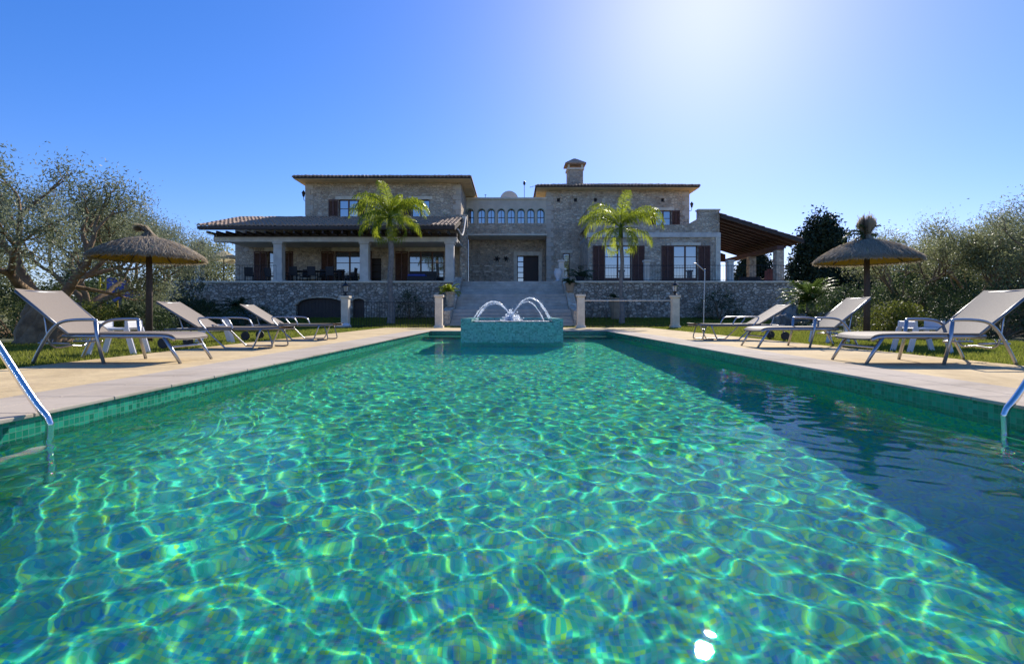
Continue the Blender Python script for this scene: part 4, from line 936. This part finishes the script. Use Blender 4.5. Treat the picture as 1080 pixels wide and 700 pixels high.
# ------------------------------------------------------------ straw parasols
def straw_parasol(loc, label, Rr, ze, zt_, plume, seed):
    q = np.random.default_rng(seed); t_ = thing('straw_parasol', loc, label, 'parasol', group='straw parasols beside the loungers')
    MB().tube([(0, 0, -.05), (0.01, 0, 1.2), (0, 0, zt_)], [.068, .062, .055], 12).build('pole', M['wood_pole'], t_, smooth=True)
    n_ = 56
    def prof(u): return ze+(zt_-ze)*(1-u**1.9)   # dome
    u_ = np.linspace(.02, .985, 12); a_ = np.linspace(0, 2*np.pi, n_+1); U, A = np.meshgrid(u_, a_)
    wob = 1+.012*np.sin(A*5+seed)+.01*np.sin(A*11)
    Zc = prof(U)-.05
    MB().grid(U*Rr*np.cos(A)*wob, U*Rr*np.sin(A)*wob, Zc).build('reed_lining', M['straw'], t_, smooth=True)
    rb = MB()
    for i in range(8): a = R(45*i+10); rb.tube([(.05*math.cos(a), .05*math.sin(a), prof(0)-.1), (Rr*.5*math.cos(a), Rr*.5*math.sin(a), prof(.5)-.075), (Rr*.96*math.cos(a), Rr*.96*math.sin(a), prof(.96)-.065)], .014, 5)
    rb.build('ribs', M['wood_pole'], t_)
    # thatch: thousands of thin straws laid down the slope
    N = 15000; uu = np.sqrt(q.uniform(0, .97, N)); aa_ = q.uniform(0, 2*np.pi, N); L_ = q.uniform(.18, .42, N); w_ = .006
    u2 = np.minimum(uu+L_/Rr, 1.04+q.normal(0, .018, N)); a2 = aa_+q.normal(0, .06, N)/np.maximum(uu, .2)
    h0 = q.uniform(-.03, .035, N)
    P0 = np.stack([uu*Rr*np.cos(aa_), uu*Rr*np.sin(aa_), prof(uu)+h0+.01], -1); P1 = np.stack([u2*Rr*np.cos(a2), u2*Rr*np.sin(a2), prof(np.minimum(u2, 1.1))+h0-.01+q.normal(0, .012, N)], -1)
    sd = np.stack([-np.sin(aa_), np.cos(aa_), q.normal(0, .6, N)], -1)*w_
    Q = np.stack([P0-sd, P0+sd, P1+sd*.6, P1-sd*.6], 1); th = MB(); addleaves(th, Q)
    # hanging fringe at the rim
    N = 2600; aa_ = q.uniform(0, 2*np.pi, N); P0 = np.stack([Rr*1.0*np.cos(aa_), Rr*1.0*np.sin(aa_), np.full(N, prof(1))+.01], -1)
    P1 = P0+np.stack([np.cos(aa_)*.03, np.sin(aa_)*.03, -q.uniform(.03, .10, N)], -1)+q.normal(0, .012, (N, 3)); sd = np.stack([-np.sin(aa_), np.cos(aa_), 0*aa_], -1)*.006
    addleaves(th, np.stack([P0-sd, P0+sd, P1+sd*.5, P1-sd*.5], 1)); th.build('thatch', M['straw_dark'], t_)
    pl = MB(); Qs = []
    if plume == 'bent':
        for i in range(700):
            a = q.uniform(0, 6.28); r0 = q.uniform(0, .16); p0 = np.array([r0*1.4*math.cos(a), r0*1.4*math.sin(a), zt_-.02]); p1 = np.array([r0*.35*math.cos(a), r0*.35*math.sin(a), zt_+.13])+q.normal(0, .01, 3)
            p2 = p1+np.array([-.12, 0, .10])+q.normal(0, .02, 3); p3 = p2+np.array([-.13, 0, .0])+q.normal(0, .035, 3); s_ = np.array([0, 1, 0])*.006
            for a_1, b_1 in ((p0, p1), (p1, p2), (p2, p3)): Qs.append([a_1-s_, a_1+s_, b_1+s_, b_1-s_])
    else:
        for i in range(900):
            a = q.uniform(0, 6.28); p0 = np.array([.2*math.cos(a), .2*math.sin(a), zt_-.05]); p1 = np.array([.045*math.cos(a), .045*math.sin(a), zt_+.14])+q.normal(0, .008, 3)
            fl = q.uniform(.05, .20); p2 = np.array([fl*math.cos(a), fl*math.sin(a), zt_+.56-fl*.9+q.normal(0, .05)]); s_ = np.array([math.sin(a), math.cos(a), 0])*.006
            for a_1, b_1 in ((p0, p1), (p1, p2)): Qs.append([a_1-s_, a_1+s_, b_1+s_, b_1-s_])
        fm = MB(); fq = np.random.default_rng(8)
        for az, el_, l_ in ((175, 25, .62), (190, 5, .5), (165, 50, .45), (10, 40, .3), (90, 80, .4), (200, 75, .42), (-20, 78, .4)): frond(fm, (0, 0, zt_+.1), R(az), el_, l_, fq, .9, nl=16, wl=.16, lw=.02, hang=.5)
        fm.build('dry_palm_leaves', M['shrub'], t_)
        for cxp in ():
            for i in range(120):
                p0 = np.array([cxp*.3, 0, zt_+.02]); p1 = np.array([cxp*2.2, q.normal(0, .05), zt_+.12-abs(cxp)*.3])+q.normal(0, .04, 3); s_ = np.array([0, .5, 1])*.005; Qs.append([p0-s_, p0+s_, p1+s_, p1-s_])
    addleaves(pl, np.array(Qs)); pl.tube([(0, 0, zt_-.05), (0, 0, zt_+.12)], .035, 8); pl.build('straw_tuft', M['straw_dark'], t_)
    return t_
straw_parasol((PX(157, 11), 11.0, -.02), 'straw parasol on dark pole between the left loungers and olive trees', 1.02, 1.85, 2.24, 'bent', 1)
straw_parasol((PX(914, 11.4), 11.4, -.02), 'straw parasol with upright tuft behind the right loungers', .98, 1.84, 2.24, 'plume', 2)

# ------------------------------------------------------------ loungers
def sling_sheet(m_, pts, y0, y1, th=.018, sag=.012):
    # cloth following a side profile, with a slight sag across the width
    P = smoothpath([(p[0], 0, p[1]) for p in pts], 5); k_ = len(P); ny = 9
    ys_ = np.linspace(y0, y1, ny); X_ = np.array([[p[0]]*ny for p in P]); Y_ = np.tile(ys_, (k_, 1)); Z_ = np.array([[p[2]-sag*(1-((y-(y0+y1)/2)/((y1-y0)/2))**2) for y in ys_] for p in P])
    m_.grid(X_, Y_, Z_+th/2); m_.grid(X_, Y_, Z_-th/2)
    e = [(0, 'c'), (ny-1, 'c')]
    for j in (0, ny-1):
        for i in range(k_-1): m_.quad((X_[i, j], Y_[i, j], Z_[i, j]-th/2), (X_[i+1, j], Y_[i+1, j], Z_[i+1, j]-th/2), (X_[i+1, j], Y_[i+1, j], Z_[i+1, j]+th/2), (X_[i, j], Y_[i, j], Z_[i, j]+th/2))
def lounger_a(label):
    t_ = thing('sun_lounger', (0, 0, 0), label, 'sun lounger', group='taupe sun loungers on the deck'); W = .32
    fr = MB(); al = []
    for s_ in (-W, W):
        o = s_*1.05
        fr.tube(smoothpath([(-.42, s_, .33), (.5, s_, .33), (.82, s_, .325), (.93, s_, .29)], 4), .022, 8)
    for x in (-.36, .25, .88): fr.tube([(x, -W, .315), (x, W, .315)], .016, 6)
    fr.build('seat_frame', M['alu'], t_, smooth=True)
    for s_ in (-W, W):
        o = s_*1.10
        MB().tube(smoothpath([(-.76, o, .0), (-.66, o, .2), (-.52, o, .42), (-.36, o, .515), (-.03, o, .53), (.0, o, .50)], 5), .019, 8).tube([(.0, o, .51), (.02, o, .3), (.10, o, .0)], [.024, .021, .019], 8).build('arm_frame', M['alu'], t_, smooth=True)
        MB().tube([(.80, s_, .32), (1.0, s_, .0)], [.024, .018], 8).build('leg', M['alu'], t_, smooth=True)
    MB().tube([(.88, -W, .2), (.88, W, .2)], .014, 6).build('stretcher', M['alu'], t_)
    b = MB(); 
    for s_ in (-W, W): b.tube([(-.34, s_, .335), (-.99, s_, .872)], .02, 8)
    b.tube([(-.99, -W, .872), (-.99, W, .872)], .018, 8); b.build('back_frame', M['alu_dark'], t_, smooth=True)
    sl = MB(); sling_sheet(sl, [(-1.0, .90), (-.65, .60), (-.36, .362)], -W*1.02, W*1.02); sl.build('backrest', M['sling'], t_, smooth=True)
    sl = MB(); sling_sheet(sl, [(-.35, .362), (.2, .362), (.7, .36), (.88, .345), (.95, .30)], -W*1.02, W*1.02); sl.build('seat', M['sling'], t_, smooth=True)
    u = MB().tube(smoothpath([(-.70, -.26, .61), (-.62, -.26, .22), (-.60, 0, .20), (-.62, .26, .22), (-.70, .26, .61)], 4), .013, 6)
    for s_ in (-.25, .25):
        u.tube([(-.40, s_, .24), (-.78, s_, .24)], .014, 6)
        for k_ in range(4): u.tube([(-.62-k_*.045, s_, .24), (-.60-k_*.045, s_, .29)], .007, 4)
    u.build('back_support', M['alu'], t_, smooth=True); return t_
def lounger_b(label):
    t_ = thing('sun_lounger', (0, 0, 0), label, 'sun lounger', group='taupe sun loungers on the deck'); W = .31
    fr = MB()
    for s_ in (-W, W): fr.tube(smoothpath([(-1.0, s_, .33), (-.4, s_, .335), (.6, s_, .335), (.98, s_, .35)], 4), .02, 8)
    for x in (-.98, -.3, .3, .98): fr.tube([(x, -W, .335), (x, W, .335)], .014, 6)
    fr.build('seat_frame', M['alu_dark'], t_, smooth=True)
    for s_ in (-W, W):
        o = s_*1.12
        MB().tube(smoothpath([(.2, o, .34), (.16, o, .44), (.06, o, .52), (-.3, o, .53), (-.39, o, .50), (-.25, o, .32), (.04, o, .04), (.1, o, .015), (.48, o, .015), (.56, o, .05), (.68, o, .33)], 5), .015, 7).build('runner', M['alu'], t_, smooth=True)
        MB().tube(smoothpath([(.78, s_, .335), (.86, s_, .06), (.80, s_, .015), (.62, s_, .015)], 4), .013, 6).build('foot_loop', M['alu_dark'], t_, smooth=True)
        w_ = MB().lathe([(.03, -.018), (.09, -.018), (.1, -.008), (.1, .008), (.09, .018), (.03, .018)], 0, 0, 18).build('wheel', M['black_fabric'], t_)
        w_.rotation_euler = (R(90), 0, 0); w_.location = (-1.0, s_*1.08, .1)
        MB().tube([(-.92, s_, .33), (-1.0, s_, .1)], .016, 6).build('leg', M['alu_dark'], t_)
    b = MB()
    for s_ in (-W, W): b.tube([(-.40, s_, .345), (-1.12, s_, .79)], .018, 8)
    b.tube([(-1.12, -W, .79), (-1.12, W, .79)], .016, 8); b.build('back_frame', M['alu_dark'], t_, smooth=True)
    sl = MB(); sling_sheet(sl, [(-1.14, .815), (-.75, .575), (-.41, .372)], -W*1.02, W*1.02); sl.build('backrest', M['sling'], t_, smooth=True)
    sl = MB(); sling_sheet(sl, [(-.40, .368), (.3, .362), (.8, .37), (1.02, .385)], -W*1.02, W*1.02); sl.build('seat', M['sling'], t_, smooth=True)
    MB().tube([(-.8, -.25, .59), (-.72, -.25, .34)], .012, 6).tube([(-.8, .25, .59), (-.72, .25, .34)], .012, 6).build('back_support', M['alu'], t_)
    return t_
A0 = lounger_a('nearest left sun lounger with straight grey legs beside the ladder'); B0 = lounger_b('middle left sun lounger with curved metal runners left of the straw parasol shade')
A0.location = (-5.0, 6.5, 0)
B0.location = (-5.0, 9.15, 0); B0['label'] = 'second of the left sun loungers on curved runners behind the nearest one'
o = copy_tree(B0); o.location = (-5.05, 11.95, 0); o['label'] = 'farthest left sun lounger on curved runners in front of the arched cellar door'
o = copy_tree(A0); o.location = (5.2, 6.4, 0); o.rotation_euler.z = R(180); o['label'] = 'nearest right sun lounger with straight grey legs and pale backrest'
o = copy_tree(A0); o.location = (5.33, 9.35, 0); o.rotation_euler.z = R(180); o['label'] = 'middle right sun lounger with straight legs in front of the right straw parasol'
o = copy_tree(B0); o.location = (5.2, 11.95, 0); o.rotation_euler.z = R(180); o['label'] = 'farthest right sun lounger on curved runners near the shower pole'
# white plastic side tables
def side_table(label):
    t_ = thing('side_table', (0, 0, 0), label, 'table', group='white plastic tables between the loungers')
    MB().box(-.22, .22, -.24, .24, .42, .46).build('tabletop', M['plastic'], t_, bevel=.015)
    for s_ in (-1, 1):
        for y_ in (-1, 1):
            MB().prism([(s_*.34, 0), (s_*.42, 0), (s_*.29, .46), (s_*.21, .46)], 1, y_*.25-.02, y_*.25+.02).build('leg', M['plastic'], t_, bevel=.006)
        MB().prism([(s_*.232, .46), (s_*.28, .46), (s_*.265, .58), (s_*.235, .58)], 1, -.25, .25).build('end_panel', M['plastic'], t_, bevel=.01)
    return t_
TT = side_table('white plastic side table behind the nearest left lounger'); TT.location = (-5.95, 7.75, 0); TT.rotation_euler.z = R(10); TT.scale = (.8, .8, .85)
for (x, y, a, lab) in ((-6.15, 10.6, 40, 'white plastic side table behind the second left lounger'), (6.55, 8.2, -5, 'white plastic side table behind the nearest right lounger'), (6.75, 10.9, 20, 'white plastic side table behind the middle right lounger')):
    o = copy_tree(TT); o.location = (x, y, -.01); o.rotation_euler.z = R(a); o['label'] = lab

# ------------------------------------------------------------ pool ladders
def ladder(side, label):
    xw_ = PX0 if side < 0 else PX1
    t_ = thing('pool_ladder', (xw_, 2.80 if side < 0 else 3.07, 0), label, 'ladder', group='steel pool ladders')
    for y in (-.30, .27):
        P = smoothpath([(side*.62, y, -.02), (side*.62, y, .45), (side*.52, y, .68), (side*.36, y, .66), (-side*.02, y, .10), (-side*.12, y, -.04), (-side*.125, y, -.2), (-side*.125, y, -1.2)], 6)
        MB().tube(P, .021, 14).build('handrail', M['steel'], t_, smooth=True, rec=True)
        MB().lathe([(.055, .002), (.055, .015), (.03, .03)], side*.62, y, 14).build('flange', M['steel'], t_)
    for z_ in (-.4, -.68, -.96): MB().box(-side*.13-.04, -side*.13+.04, -.28, .25, z_, z_+.025).build('tread', M['steel'], t_)
    return t_
ladder(-1, 'curved steel pool ladder handrail at the left edge of the pool'); ladder(1, 'curved steel pool ladder handrail at the right edge of the pool')
